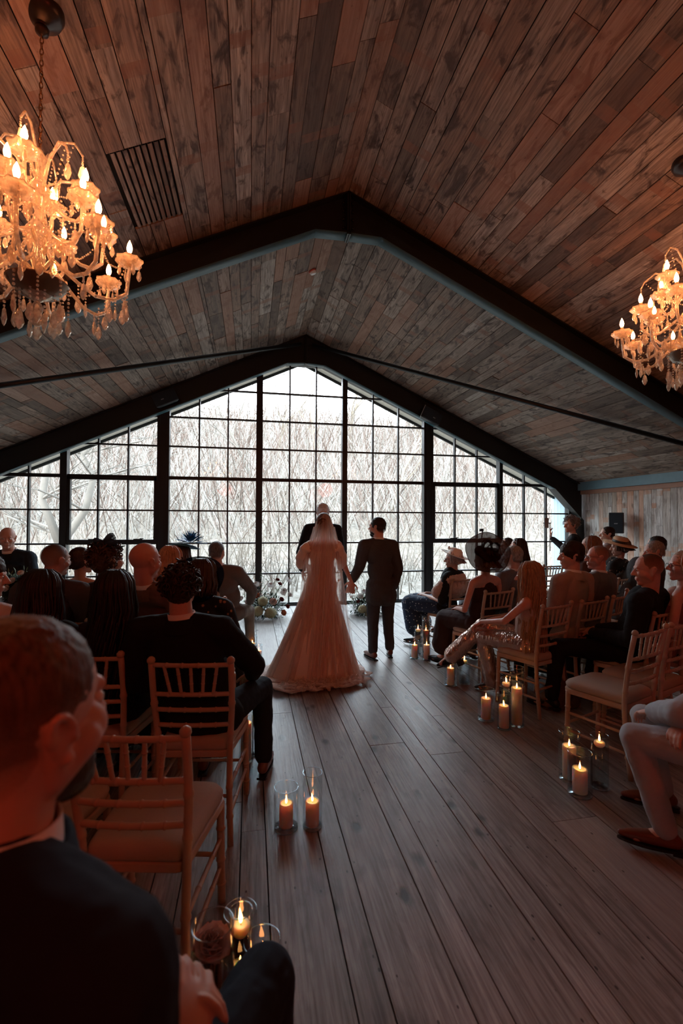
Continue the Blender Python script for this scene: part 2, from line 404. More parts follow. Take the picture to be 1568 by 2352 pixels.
for a, b in zip(xs, xs[1:]):
    prism(bm, [(a, WY-.05, gtop(a)), (b, WY-.05, gtop(b)), (b, WY-.05, gtop(b)+.5), (a, WY-.05, gtop(a)+.5)], (0, .10, 0))
box(bm, (-4.9, WY-.07, -.02), (6.85, WY+.09, .03))
struct('trim_13', bm, M_steel)
wno = 0
for (xa, wa), (xb, wb) in zip(posts, posts[1:]):
    wno += 1; x0, x1 = xa+wa/2, xb-wb/2; n = 3; bm = B()
    for k in range(1, n):
        x = x0+(x1-x0)*k/n; vbar(bm, x, .026, .03, lambda q: gtop(q)+.03)
    for i, z in enumerate(rowsz):
        w = .06 if abs(z-2.39) < .01 else .028
        if i == 0: w = .05
        # clip the bar to where the glazing still stands
        a, b = x0, x1; N = 40; ins = [x0+(x1-x0)*k/N for k in range(N+1) if gtop(x0+(x1-x0)*k/N) > z-w/2]
        if not ins: continue
        a, b = min(ins), max(ins)
        box(bm, (a, WY-.03, z-w/2), (b, WY+.03, z+w/2))
    op = wno in (2, 6)
    if op:                                     # top-hung opening light with a heavier sash
        box(bm, (x0, WY-.06, 1.19), (x1, WY+.03, 1.265)); box(bm, (x0, WY-.05, 2.33), (x1, WY+.03, 2.40))
        box(bm, (x0, WY-.05, 1.19), (x0+.05, WY+.03, 2.39)); box(bm, (x1-.05, WY-.05, 1.19), (x1, WY+.03, 2.39))
    o = struct('window_%d' % wno, bm, M_steel)
    if op:
        for q in (.3, .8):
            hb = B(); x = x0+(x1-x0)*q-.08; box(hb, (x, WY-.09, 1.262), (x+.15, WY-.06, 1.280)); box(hb, (x+.11, WY-.10, 1.275), (x+.17, WY-.07, 1.290)); obj('window_handle', hb, M_steel, o, False)
    gb = B(); pts = [(x0, .03)]+[(x1, .03), (x1, gtop(x1))]
    for q in (.985+5.3, .985+.36, .985-.36, .985-5.3):
        if x0 < q < x1: pts.append((q, gtop(q)))
    pts.append((x0, gtop(x0)))
    prism(gb, [(p[0], WY-.003, p[1]) for p in pts], (0, .006, 0)); obj('window_glass', gb, M_glass, o, False)
# roof overhang outside: pale soffit boards, dark fascia; pale clad wing walls
for s, n in ((-1, 14), (1, 15)):
    Vd = V((s, 0, -SL))/SLn; Nd = V((-s*SL, 0, -1)).normalized(); P = V((RX, WY+.06, RZ-.28))
    bm = B(); L = 6.5
    for k in range(4): prism(bm, [P+V((0, .004+k*.115, 0)), P+V((0, k*.115+.112, 0)), P+V((0, k*.115+.112, 0))-Nd*.03, P+V((0, .004+k*.115, 0))-Nd*.03], Vd*L)
    struct('trim_%d' % n, bm, plain((.62, .58, .50), .7))
    bm = B(); Q = P+V((0, .46, 0)); prism(bm, [Q+Nd*.05, Q+Nd*.05+V((0, .04, 0)), Q-Nd*.3+V((0, .04, 0)), Q-Nd*.3], Vd*L); struct('trim_%d' % (n+2), bm, M_steel)
for s, n in ((-1, 18), (1, 19)):
    bm = B(); x = RX+s*5.80
    for k in range(5): box(bm, (min(x, x+s*.05), WY+.08+k*.11, -.3), (max(x, x+s*.05), WY+.08+k*.11+.105, 2.9))
    struct('trim_%d' % n, bm, plain((.42, .56, .62), .7))
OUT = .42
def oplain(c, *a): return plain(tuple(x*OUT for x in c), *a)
# ------------------------------------------------------------------ outside: bank, brush and bare trees
def hill(x, y):
    d = max(0, y-11)
    h = -.35+12.5*(1-exp(-(d/30)**1.5))*(1+.22*sin(x*.05+1.0))+1.2*exp(-((x+24)/22)**2)*min(1, d/20)
    return h+.5*min(1, d/8)*noise.noise(V((x*.13, y*.13, 0)))
def ground():
    bm = B(); nx, ny = 90, 80; g = []
    for j in range(ny):
        y = WY+.15+(j/(ny-1))**1.8*75
        g.append([bm.verts.new((x, y, hill(x, y) if y > 10 else -.35)) for x in [(-62+135*i/(nx-1)) for i in range(nx)]])
    for j in range(ny-1):
        for i in range(nx-1): bm.faces.new((g[j][i], g[j][i+1], g[j+1][i+1], g[j+1][i]))
    t = NT('dry_grass'); co = t.n('TexCoord').outputs['Object']
    a = t.noise(co, .55, 6, .6, .5); b = t.noise(t.scale(co, (5, 5, 1.2)), 1.2, 6, .7); c = t.noise(co, 3.5, 5, .65, 1)
    col = t.ramp(a, [(.3, (.17, .13, .10)), (.5, (.25, .205, .16)), (.7, (.27, .18, .14))])
    col = t.mix(t.ramp(b, [(.42, 0.), (.6, 1.)]), col, (.38, .34, .29)); col = t.mix(t.math('MULTIPLY', t.ramp(c, [(.53, 0.), (.62, 1.)]), .6), col, (.10, .08, .055))
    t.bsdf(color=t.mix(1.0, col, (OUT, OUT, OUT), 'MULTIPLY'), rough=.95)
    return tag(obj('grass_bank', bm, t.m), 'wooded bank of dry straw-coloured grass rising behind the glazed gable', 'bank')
ground()
# soft grass and twigs: nobody could count them
rt = random.Random(3)
def blades(n, f, name, label, mat, cat):
    bm = B()
    for _ in range(n):
        p, h, lean, w = f(); a = rt.uniform(0, 2*pi); dx, dy = cos(a)*w, sin(a)*w*.2; lx, ly = rt.gauss(0, lean), rt.gauss(0, lean)
        v = [bm.verts.new(p+V((-dx, -dy, 0))), bm.verts.new(p+V((dx, dy, 0))), bm.verts.new(p+V((lx*.5+dx*.7, ly*.5, h*.55))), bm.verts.new(p+V((lx*.5-dx*.7, ly*.5, h*.55))), bm.verts.new(p+V((lx, ly, h)))]
        bm.faces.new((v[0], v[1], v[2], v[3])); bm.faces.new((v[3], v[2], v[4]))
    return tag(obj(name, bm, mat), label, cat, kind='stuff')
def fg():
    y = rt.uniform(11.5, 24); x = rt.uniform(-9, 22)*(y/14); return V((x, y, hill(x, y)-.05)), rt.uniform(.4, 1.3), .35, .018
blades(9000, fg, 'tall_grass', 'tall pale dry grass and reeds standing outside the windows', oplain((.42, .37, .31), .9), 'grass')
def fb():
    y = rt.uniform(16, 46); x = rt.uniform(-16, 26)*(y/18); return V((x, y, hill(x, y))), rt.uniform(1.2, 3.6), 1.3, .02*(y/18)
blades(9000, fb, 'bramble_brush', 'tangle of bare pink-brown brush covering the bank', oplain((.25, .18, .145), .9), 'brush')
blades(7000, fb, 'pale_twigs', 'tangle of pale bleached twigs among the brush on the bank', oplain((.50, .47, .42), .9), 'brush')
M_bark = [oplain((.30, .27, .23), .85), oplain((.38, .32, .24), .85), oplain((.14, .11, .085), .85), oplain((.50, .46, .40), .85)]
def tree(x, y, H, r, mat, seed, label, group=None, depth=5, path=None, spread=.55, lean=.1):
    R = random.Random(seed); bm = B(); cnt = [0]
    def grow(p, d, L, rad, lev):
        if cnt[0] > 700: return
        cnt[0] += 1; pts = [p]; rs = [rad]; q = V(p); dd = V(d); n = 5 if lev < 2 else 3
        for k in range(n):
            dd = (dd+V((R.gauss(0, .16), R.gauss(0, .16), R.gauss(0, .10)+.03))).normalized(); q = q+dd*L/n; pts.append(V(q)); rs.append(rad*(1-.45*(k+1)/n))
        tube(bm, pts, rs, 7 if lev < 2 else 3 if lev > 2 else 5, cap=False)
        if lev >= depth: return
        for k in range(R.choice([2, 3, 3]) if lev else 4):
            i = R.randint(max(1, n-3), n); b = pts[i]; a = R.uniform(0, 2*pi); s = R.uniform(spread*.6, spread*1.5)
            nd = (dd+V((cos(a)*s, sin(a)*s, R.uniform(-.2, .35)))).normalized(); grow(b, nd, L*R.uniform(.58, .82), max(rs[i]*R.uniform(.5, .75), .008), lev+1)
    z = hill(x, y)-.2
    if path:
        for pth, rs in path: tube(bm, [V((x, y, z))+V(p) for p in pth], rs, 9)
        for pth, rs in path:
            for k in range(1, len(pth)):
                for _ in range(2):
                    a = R.uniform(0, 2*pi); grow(V((x, y, z))+V(pth[k]), V((cos(a), sin(a), .3)).normalized(), H*.2, max(rs[k]*.4, .012), 2)
    else: grow(V((x, y, z)), V((R.gauss(0, lean), R.gauss(0, lean), 1)).normalized(), H*.42, r, 0)
    return tag(obj('bare_tree', bm, mat), label, 'tree', group)
# the two big twisting trees outside the left of the gable
tree(-7.9, 15.5, 8, .3, M_bark[1], 5, 'pale twisted bare tree with a forked trunk outside the left-hand panes', path=[
    ([(0, 0, 0), (.05, 0, 1.6), (-.05, 0, 2.7), (-.35, .1, 3.2), (-1.2, .2, 3.6), (-2.6, .2, 4.6), (-3.6, .2, 4.4)], [.19, .15, .12, .10, .08, .05, .02]),
    ([(-.05, 0, 2.7), (.3, 0, 3.4), (.0, 0, 4.2), (.5, .1, 5.2), (.3, .1, 6.5)], [.13, .10, .08, .06, .02]),
    ([(-.1, 0, 2.6), (-1.3, -.3, 2.55), (-2.4, -.4, 2.1), (-3.6, -.4, 2.5)], [.12, .10, .08, .04])])
tree(-4.9, 13.4, 8, .3, M_bark[0], 9, 'grey-blue bare tree with long leaning limbs behind the opening light on the left', path=[
    ([(0, 0, 0), (.1, 0, 1.3), (.55, 0, 2.0), (.75, 0, 2.9), (.45, 0, 3.5), (1.1, 0, 4.2), (2.2, 0, 5.0), (3.3, .1, 5.6), (4.6, .1, 5.7)], [.14, .11, .095, .085, .08, .07, .06, .04, .02]),
    ([(0, 0, 1.0), (-.5, 0, 2.3), (-.3, 0, 3.8), (.1, 0, 5.0), (1.0, 0, 5.9), (2.2, 0, 6.1)], [.12, .09, .08, .07, .05, .02])])
tl = ['slim bare tree', 'grey-barked bare tree', 'pale bare sapling', 'brown leafless tree']
seen = {}
ordn = ['first', 'second', 'third', 'fourth', 'fifth', 'sixth', 'seventh']
for k in range(26):
    y = 19+rt.random()*26; x = (-.62+1.5*((k*.618) % 1))*y; ty = k % 4
    xw = x*WY/y; bay = max(0, min(6, sum(xw > p[0] for p in posts)-1)); n_ = seen.get((ty, bay), 0); seen[(ty, bay)] = n_+1
    wh_ = ['', ' and a little apart', ' and deeper in the wood', ' and highest up'][min(n_, 3)]
    tree(x, y, rt.uniform(5.5, 9), rt.uniform(.05, .11)*(y/24), M_bark[ty], 100+k, tl[ty]+' on the bank seen through the '+ordn[bay]+' bay'+wh_, 'leafless woodland trees on the bank', depth=4)
#PART3
# ------------------------------------------------------------------ chairs
def bamboo(bm, pts, r, n=8, nodes=()):
    """a turned stick with raised rings, like the limed bamboo-style chairs"""
    pts = [V(p) for p in pts]; P = []; R = []
    m = 30
    def at(t):
        f = t*(len(pts)-1); i = min(int(f), len(pts)-2); return pts[i].lerp(pts[i+1], f-i)
    for k in range(m+1):
        t = k/m; P.append(at(t)); R.append(r)
    if nodes:
        P = []; R = []; ts = sorted(set([0, 1]+[k/14 for k in range(15)]+[q+d for q in nodes for d in (-.014, -.007, 0, .007, .014)]))
        for t in ts:
            if t < 0 or t > 1: continue
            d = min(abs(t-q) for q in nodes); P.append(at(t)); R.append(r*(1.22 if d < .009 else 1.0))
    tube(bm, P, R, n)
def make_chair():
    t = empty('chiavari_chair'); L = M_lime
    zs = [0, .2, .44, .68, .90]
    def post(s, z):                       # the raked rear posts
        y = -.235+.045*sin(min(1, z/.44)*pi/2) if z < .44 else -.19-.075*((z-.44)/.46)**1.3
        return V((s*(.196-.018*sin(pi*min(z, .7)/.7)), y, z))
    for s in (-1, 1):
        bm = B(); bamboo(bm, [post(s, z) for z in (0, .1, .2, .3, .44, .55, .66, .77, .905)], .0155, 10, (.16, .33, .6, .78))
        tube(bm, [post(s, .895), post(s, .902), post(s, .915), post(s, .925)], [.0155, .020, .0195, .010], 10); obj('rear_post', bm, L, t)
        bm = B(); bamboo(bm, [(s*.19, .185, .42), (s*.192, .19, .2), (s*.195, .2, 0)], .0165, 10, (.25, .55, .8)); obj('front_leg', bm, L, t)
    for i, z in enumerate((.885, .735, .655, .575)):
        a, b = post(-1, z), post(1, z); bm = B(); bow = -.012
        bamboo(bm, [a, a.lerp(b, .25)+V((0, bow, 0)), a.lerp(b, .5)+V((0, bow*1.3, 0)), a.lerp(b, .75)+V((0, bow, 0)), b], .0115, 8, (.2, .4, .6, .8)); obj('back_rail', bm, L, t)
    for k in range(5):
        q = (k+1)/6; a = post(-1, .885).lerp(post(1, .885), q)+V((0, -.013, 0)); b = post(-1, .735).lerp(post(1, .735), .5+(q-.5)*.8)+V((0, -.013, 0))
        bm = B(); bamboo(bm, [a, b], .0085, 7, (.3, .62)); obj('spindle', bm, L, t)
    def outline(g, k=8):                  # rounded seat plan, wider at the front
        P = []
        for cx, cy, a0, r in ((.13+g, .15+g, 0, .07), (-.13-g, .15+g, pi/2, .07), (-.135-g*.6, -.155-g*.4, pi, .04), (.135+g*.6, -.155-g*.4, 1.5*pi, .04)):
            for j in range(k+1): a = a0+pi/2*j/k; P.append((cx+r*cos(a), cy+r*sin(a)))
        return P
    bm = B(); prism(bm, [(x, y, .405) for x, y in outline(.008)], (0, 0, .035)); o = obj('seat_frame', bm, L, t, False)
    bv = o.modifiers.new('b', 'BEVEL'); bv.width = .006; bv.segments = 2; bv.limit_method = 'ANGLE'
    bm = B(); rings = []
    for g, z in ((-.004, .441), (.004, .452), (.006, .468), (-.004, .484), (-.03, .494), (-.08, .499), (-.118, .5)):
        rings.append([bm.verts.new((x, y, z)) for x, y in outline(g)])
    for a, b in zip(rings, rings[1:]):
        for k in range(len(a)): bm.faces.new((a[k], a[(k+1) % len(a)], b[(k+1) % len(a)], b[k]))
    bm.faces.new(rings[-1]); bm.faces.new(rings[0][::-1]); obj('cushion', bm, M_cush, t)
    for p, q in (((-.191, .19, .20), (.191, .19, .20)), ((-.191, .19, .27), (-.183, -.2, .27)), ((.191, .19, .27), (.183, -.2, .27)), ((-.191, .19, .15), (-.19, -.21, .15)), ((.191, .19, .15), (.19, -.21, .15)), ((-.185, -.2, .22), (.185, -.2, .22))):
        bm = B(); bamboo(bm, [p, q], .0095, 7, (.3, .7)); obj('stretcher', bm, L, t)
    return t
proto = [make_chair()]; used = [False]
def seat_of(bx, by, yawd):                # from the middle of the back's top rail to the seat centre
    a = radians(yawd); return bx-sin(a)*.262, by+cos(a)*.262
def chair(bx, by, yawd, label, group='limed chiavari chairs in rows either side of the aisle'):
    bx, by = bx*.965, by*.965
    o = proto[0] if not used[0] else copy_tree(proto[0]); used[0] = True
    x, y = seat_of(bx, by, yawd); o.scale = (1, 1, 1.02); o.location = (x, y, 0); o.rotation_euler = (0, 0, radians(yawd))
    tag(o, label, 'chair', group); return (x, y, yawd)
LC = 'limed wooden chiavari chair '
S = {}
S['A'] = chair(-.41, 1.70, -12, 'empty limed chiavari chair nearest the camera on the left of the aisle')
S['A2'] = chair(-.90, 1.80, -12, 'empty limed chiavari chair half hidden behind the near man\'s head on the left')
S['B'] = chair(-.295, 2.487, -10, LC+'under the curly-haired man in the black suit by the aisle')
S['C'] = chair(-.875, 2.70, -11, LC+'under the woman with long black hair, left of the black-suited man')
S['C2'] = chair(-1.33, 2.80, -12, LC+'under the dark-haired woman second from the aisle')
S['C3'] = chair(-1.80, 2.92, -14, LC+'under the young man in the white shirt at the left edge')
S['L3a'] = chair(-.40, 3.40, -10, LC+'under the woman in the round navy hat')
S['L3b'] = chair(-.885, 3.48, -10, LC+'under the bald man in the brown jacket, third row left')
S['L3c'] = chair(-1.33, 3.62, -12, LC+'under the curly-haired woman with the ribboned headpiece')
S['L3d'] = chair(-1.78, 3.74, -13, LC+'under the bald man in brown and navy at the left')
S['L4a'] = chair(-.43, 4.42, -10, 'empty limed chiavari chair behind the grey-haired man at the front left')
S['L4b'] = chair(-.92, 4.50, -10, LC+'under the blonde woman on the left side')
S['L4c'] = chair(-1.75, 4.66, -12, LC+'under the woman with a dark updo and white dress strap')
S['L5a'] = chair(-.55, 5.30, -10, LC+'under the grey-haired man in the brown jacket at the front left')
S['L5b'] = chair(-1.02, 5.37, -10, LC+'under the woman in the blue flower hat')
S['D'] = chair(2.615, 3.59, 20, LC+'under the long-haired blonde woman in metallic trousers')
S['G'] = chair(3.12, 3.75, 20, LC+'under the man in the tan jacket on the right')
S['H'] = chair(3.60, 3.95, 26, LC+'under the bald man with glasses in the grey jacket')
S['H2'] = chair(4.08, 4.33, 30, LC+'seen edge-on behind the bald man in black')
S['H3'] = chair(4.50, 4.62, 30, LC+'at the far right end of the third row')
S['E'] = chair(2.63, 2.65, 20, 'empty limed chiavari chair with a thin booklet on its cushion, nearest on the right')
S['F'] = chair(3.075, 2.81, 20, 'empty limed chiavari chair next to the chair with the booklet, at the right edge')
S['K'] = chair(3.30, 3.17, 20, LC+'under the bald man in the black suit')
S['K2'] = chair(3.80, 3.32, 20, LC+'under the woman with glasses at the right edge')
S['N'] = chair(2.545, 4.42, 18, LC+'under the woman in the large brown hat')
S['N2'] = chair(3.03, 4.58, 18, LC+'under the man with brown brogues crossing his legs')
S['N3'] = chair(4.75, 5.15, 24, LC+'under the grey-haired man at the far right')
S['O'] = chair(2.66, 5.45, 18, LC+'under the woman in the white brimmed hat, front right')
S['O3'] = chair(3.68, 6.03, 14, LC+'under the dark-haired woman with glasses in the front right row')
S['O4'] = chair(4.20, 6.45, 14, LC+'under the bearded man in the front right row')
S['O5'] = chair(4.92, 6.85, 10, 'empty limed chiavari chair by the far right windows')
S['Q'] = chair(5.35, 5.85, 25, LC+'under the woman in the straw hat')
S['R'] = chair(2.60, 1.60, 58, LC+'under the man in the pale grey suit at the right edge')
S['Z'] = chair(-.10, .40, -20, LC+'under the dark-suited man nearest the camera') if False else None
# ------------------------------------------------------------------ people
def head_parts(bm, c, M, s=1.0, neck=None, female=False):
    T = lambda p: V(c)+M @ (V(p)*s)
    e = lambda p, r: ell(bm, T(p), tuple(x*s for x in r), M.to_3x3() if hasattr(M, 'to_3x3') else M, 20, 14)
    rc = lambda a, b, ra, rb: rcone(bm, T(a), T(b), ra*s, rb*s, 12)
    j = .9 if female else 1
    e((0, -.012, .032), (.075, .096, .086)); e((0, .022, -.030), (.058*j, .066, .078)); e((0, .062, -.095), (.026*j, .024, .020))
    rc((-.038*j, .006, -.070), (0, .060, -.098), .020, .018); rc((.038*j, .006, -.070), (0, .060, -.098), .020, .018)
    for q in (-1, 1): rc((q*.060*j, -.012, .0), (q*.046*j, .004, -.062), .018, .020); rc((q*.046*j, .004, -.062), (q*.052*j, .040, -.03), .020, .022)
    e((0, .006, -.062), (.050*j, .062, .046))
    rc((0, .084, .016), (0, .110, -.024), .008, .0125); e((-.011, .100, -.029), (.009, .010, .008)); e((.011, .100, -.029), (.009, .010, .008))
    rc((-.032, .076, .024), (.032, .076, .024), .012, .012)
    rc((-.017, .086, -.056), (.017, .086, -.056), .0075, .0075); rc((-.013, .085, -.068), (.013, .085, -.068), .0080, .0080)
    e((-.036, .058, -.022), (.026, .026, .03)); e((.036, .058, -.022), (.026, .026, .03))
    for q in (-1, 1):                      # ears
        for k in range(7):
            a = -pi*.45+k*pi*1.15/6
            if k < 6:
                b = a+pi*1.15/6; rc((q*(.080+.006*cos(a)), -.012-.017*sin(a+.2)-.001, -.003+.026*cos(a-.4)), (q*(.080+.006*cos(b)), -.012-.017*sin(b+.2)-.001, -.003+.026*cos(b-.4)), .0055, .0055)
        e((q*.075, -.010, -.006), (.007, .014, .024)); e((q*.077, -.002, -.032), (.007, .008, .009))
def hand(bm, w, d, nrm, side, curl=.6, s=1.0, spread=1.0):
    """palm and five fingers: w wrist, d along the hand, nrm out of the back of the hand, side +1 thumb to the right"""
    w, d, nrm = V(w), V(d).normalized(), V(nrm); nrm = (nrm-d*nrm.dot(d)).normalized(); x = d.cross(nrm)*side
    pc = w+d*.048*s
    M = Matrix((x, d, nrm)).transposed(); ell(bm, pc, (.040*s, .052*s, .016*s), M, 14, 10)
    for i, (ox, L) in enumerate(((.030, .070), (.011, .080), (-.009, .075), (-.028, .058))):
        p = w+(d*.088+x*ox*spread)*s; dd = V(d); ln = L*s; a = curl*(.55+.12*i)
        for k, f in enumerate((.45, .32, .26)):
            ang = a*(k+.6); q = (d*cos(ang)-nrm*sin(ang))+x*ox*.8*spread; q.normalize(); nx = p+q*ln*f
            rcone(bm, p, nx, (.0095-.001*k)*s, (.0088-.001*k)*s, 8); p = nx
    p = w+(d*.025+x*.028)*s
    for k, f in enumerate((.036, .030, .024)):
        q = (d*(.75+.1*k)+x*(.75-.3*k)-nrm*curl*.5).normalized(); nx = p+q*f*s; rcone(bm, p, nx, (.012-.001*k)*s, (.0105-.001*k)*s, 8); p = nx
def strands(bm, c, M, s, L, n, seed, width=1.0, rad=.008, wav=.012, a0=48, a1=312, back=0.0, flare=1.0):
    R = random.Random(seed)
    for k in range(n):
        a = radians(a0+(a1-a0)*(k+.5)/n+R.uniform(-4, 4)); sx, sy = sin(a), cos(a); lay = R.uniform(.98, 1.12)
        pts = []; rs = []
        top = V((R.gauss(0, .008), R.uniform(-.04, .02), .122)); pts.append(top)
        for el in (65, 42, 18, -5): q = radians(el); pts.append(V((sx*.086*cos(q)*lay, -.018+sy*.102*cos(q)*lay, .032+.090*sin(q)*lay)))
        z = -.02; ll = L*R.uniform(.86, 1.06); N = max(3, int(ll/.06)); ph = R.uniform(0, 6)
        for i in range(1, N+1):
            f = i/N; pts.append(V((sx*.090*width*lay*(1+.25*f*flare)+wav*sin(ph+i*1.1), -.018+sy*.098*lay-back*f*(1 if sy < .2 else .3)+wav*cos(ph+i), z-ll*f)))
        m = len(pts); rs = [rad*(.6 if i == 0 else 1.15 if i < m-2 else .7 if i < m-1 else .25)*s for i in range(m)]
        W_ = []
        for i, p in enumerate(pts): W_.append(V(c)+(M @ (p*s) if i < 5 else M @ (pts[4]*s)+V(Mb @ ((p-pts[4])*s))))
        tube(bm, W_, rs, 5)
Mb = Matrix.Identity(3)
def curls(bm, c, M, s, r, n, seed, size=.018, zmin=-.06, yoff=-.02):
    R = random.Random(seed)
    for _ in range(n):
        a = R.uniform(0, 2*pi); u = R.uniform(-.55, 1); q = sqrt(1-u*u); p = V((q*cos(a)*r[0], yoff+q*sin(a)*r[1], .03+u*r[2]))
        if p.y > .05 and p.z < .06: continue
        if p.z < zmin: continue
        ax = V((R.gauss(0, 1), R.gauss(0, 1), R.gauss(0, 1))).normalized(); x, y = frame_of(ax); ph = R.uniform(0, 6); sz = size*R.uniform(.7, 1.3)
        tube(bm, [V(c)+M @ ((p+x*cos(ph+k)*sz+y*sin(ph+k)*sz+ax*sz*.25*k)*s) for k in range(7)], [.0048*s]*7, 4)
def make_hair(style, c, M, s, col, seed, par, vox=.006, L=.35, back=.0):
    m = hairm(col); T = lambda p: V(c)+M @ (V(p)*s); bm = B(); M3 = M
    e = lambda p, r: ell(bm, T(p), tuple(x*s for x in r), M3, 20, 14)
    if style in ('short', 'long', 'updo', 'curly', 'bob', 'thick'):
        k = .008 if style == 'thick' else 0
        e((0, -.020, .036+k), (.082+k, .099+k, .088+k)); e((0, -.056, -.018), (.070, .054, .062))
        if style != 'short': e((0, -.03, .0), (.083, .085, .07))
        o = obj('hair', bm, hairfade(col, c.z-.075*s, c.z-.02*s) if style in ('short', 'thick') else m, par); sculpt(o, vox, 2, .010 if style != 'long' else .004, .018)
    elif style == 'fade':
        e((0, -.018, .040), (.0785, .0975, .0865)); e((0, -.05, -.015), (.068, .056, .062)); o = obj('hair', bm, hairfade(col, c.z-.065, c.z+.07), par); sculpt(o, vox, 2, .005, .012)
    elif style == 'crop':
        e((0, -.018, .036), (.0775, .0955, .0845)); e((0, -.05, -.01), (.066, .055, .055)); o = obj('hair', bm, hairfade(col, c.z-.06, c.z+.12, .75), par); sculpt(o, vox, 2, .002, .012)
    elif style == 'fringe':                 # thin band of hair round a bald crown
        e((0, -.030, .002), (.0785, .083, .05)); o = obj('hair', bm, hairfade(col, c.z-.06, c.z+.10, .55), par); sculpt(o, vox, 2, .001, .012)
    else: bm.free(); return
    if style in ('long', 'bob'):
        bm = B(); strands(bm, c, M, s, L, 175 if style == 'long' else 120, seed, rad=.0072, back=back, a0=40 if style == 'long' else 55, a1=320 if style == 'long' else 305); obj('hair_length', bm, m, o)
    if style == 'curly':
        bm = B(); curls(bm, c, M, s, (.088, .105, .095), 190, seed); obj('curls', bm, m, o)
    if style == 'updo':
        bm = B(); R = random.Random(seed)
        for k in range(26):
            a0 = R.uniform(0, 6.3); ax = V((R.gauss(0, .6), 1, R.gauss(0, .6))).normalized(); x, y = frame_of(ax); rr_ = R.uniform(.018, .048); q = V((R.uniform(-.015, .015), -.105+R.uniform(-.012, .012), -.005+R.uniform(-.03, .04)))
            tube(bm, [T(q+x*cos(a0+j*.55)*rr_+y*sin(a0+j*.55)*rr_) for j in range(9)], [.004*s]+[.0085*s]*7+[.004*s], 5)
        obj('hair_bun', bm, m, o)
    return o
M_eye = plain((.75, .72, .68), .25); M_iris = plain((.03, .02, .015), .15)
M_shirt = cloth((.80, .80, .82), .7, .06, 150)
M_leather = plain((.16, .05, .028), .28, 0, .5); M_blackleather = plain((.012, .012, .014), .3)
def shoe(par, ank, d, mat, heel=False, name='shoe', s=1.0):
    """a leather shoe: ank ankle joint, d toe direction"""
    d = V(d).normalized(); side = V((d.y, -d.x, 0)).normalized() if abs(d.z) < .95 else V((1, 0, 0)); up = side.cross(d).normalized()
    if up.z < 0: up = -up
    a = V(ank); bm = B(); P = lambda f, r, u: a+d*f*s+side*r*s+up*u*s
    bot = -.062
    rcone(bm, P(-.035, 0, bot+.034), P(.06, 0, bot+.032), .034*s, .036*s); rcone(bm, P(.06, 0, bot+.032), P(.155, .004, bot+.022), .037*s, .024*s); rcone(bm, P(.155, 0.004, bot+.022), P(.195, .004, bot+.018), .024*s, .015*s)
    if not heel: rcone(bm, P(-.02, 0, -.01), P(.03, 0, -.02), .034*s, .034*s)
    o = obj(name, bm, mat, par); sculpt(o, .006, 3)
    bm = B(); pts = []
    for k in range(20):
        t = 2*pi*k/20; f = .065+.145*cos(t); w = .036*(1-.25*max(0, cos(t))**3-.12*max(0, -cos(t))) * sin(t); pts.append(P(f, w, bot+.0))
    prism(bm, pts, -up*(.012)*s); 
    hp = [P(-.07+.05*(k in (1, 2)), -.028 if k < 2 else .028, bot-.008) for k in range(4)]
    prism(bm, hp, -up*(.045 if heel else .014)*s); obj('sole', bm, M_blackleather, o, False)
    return o
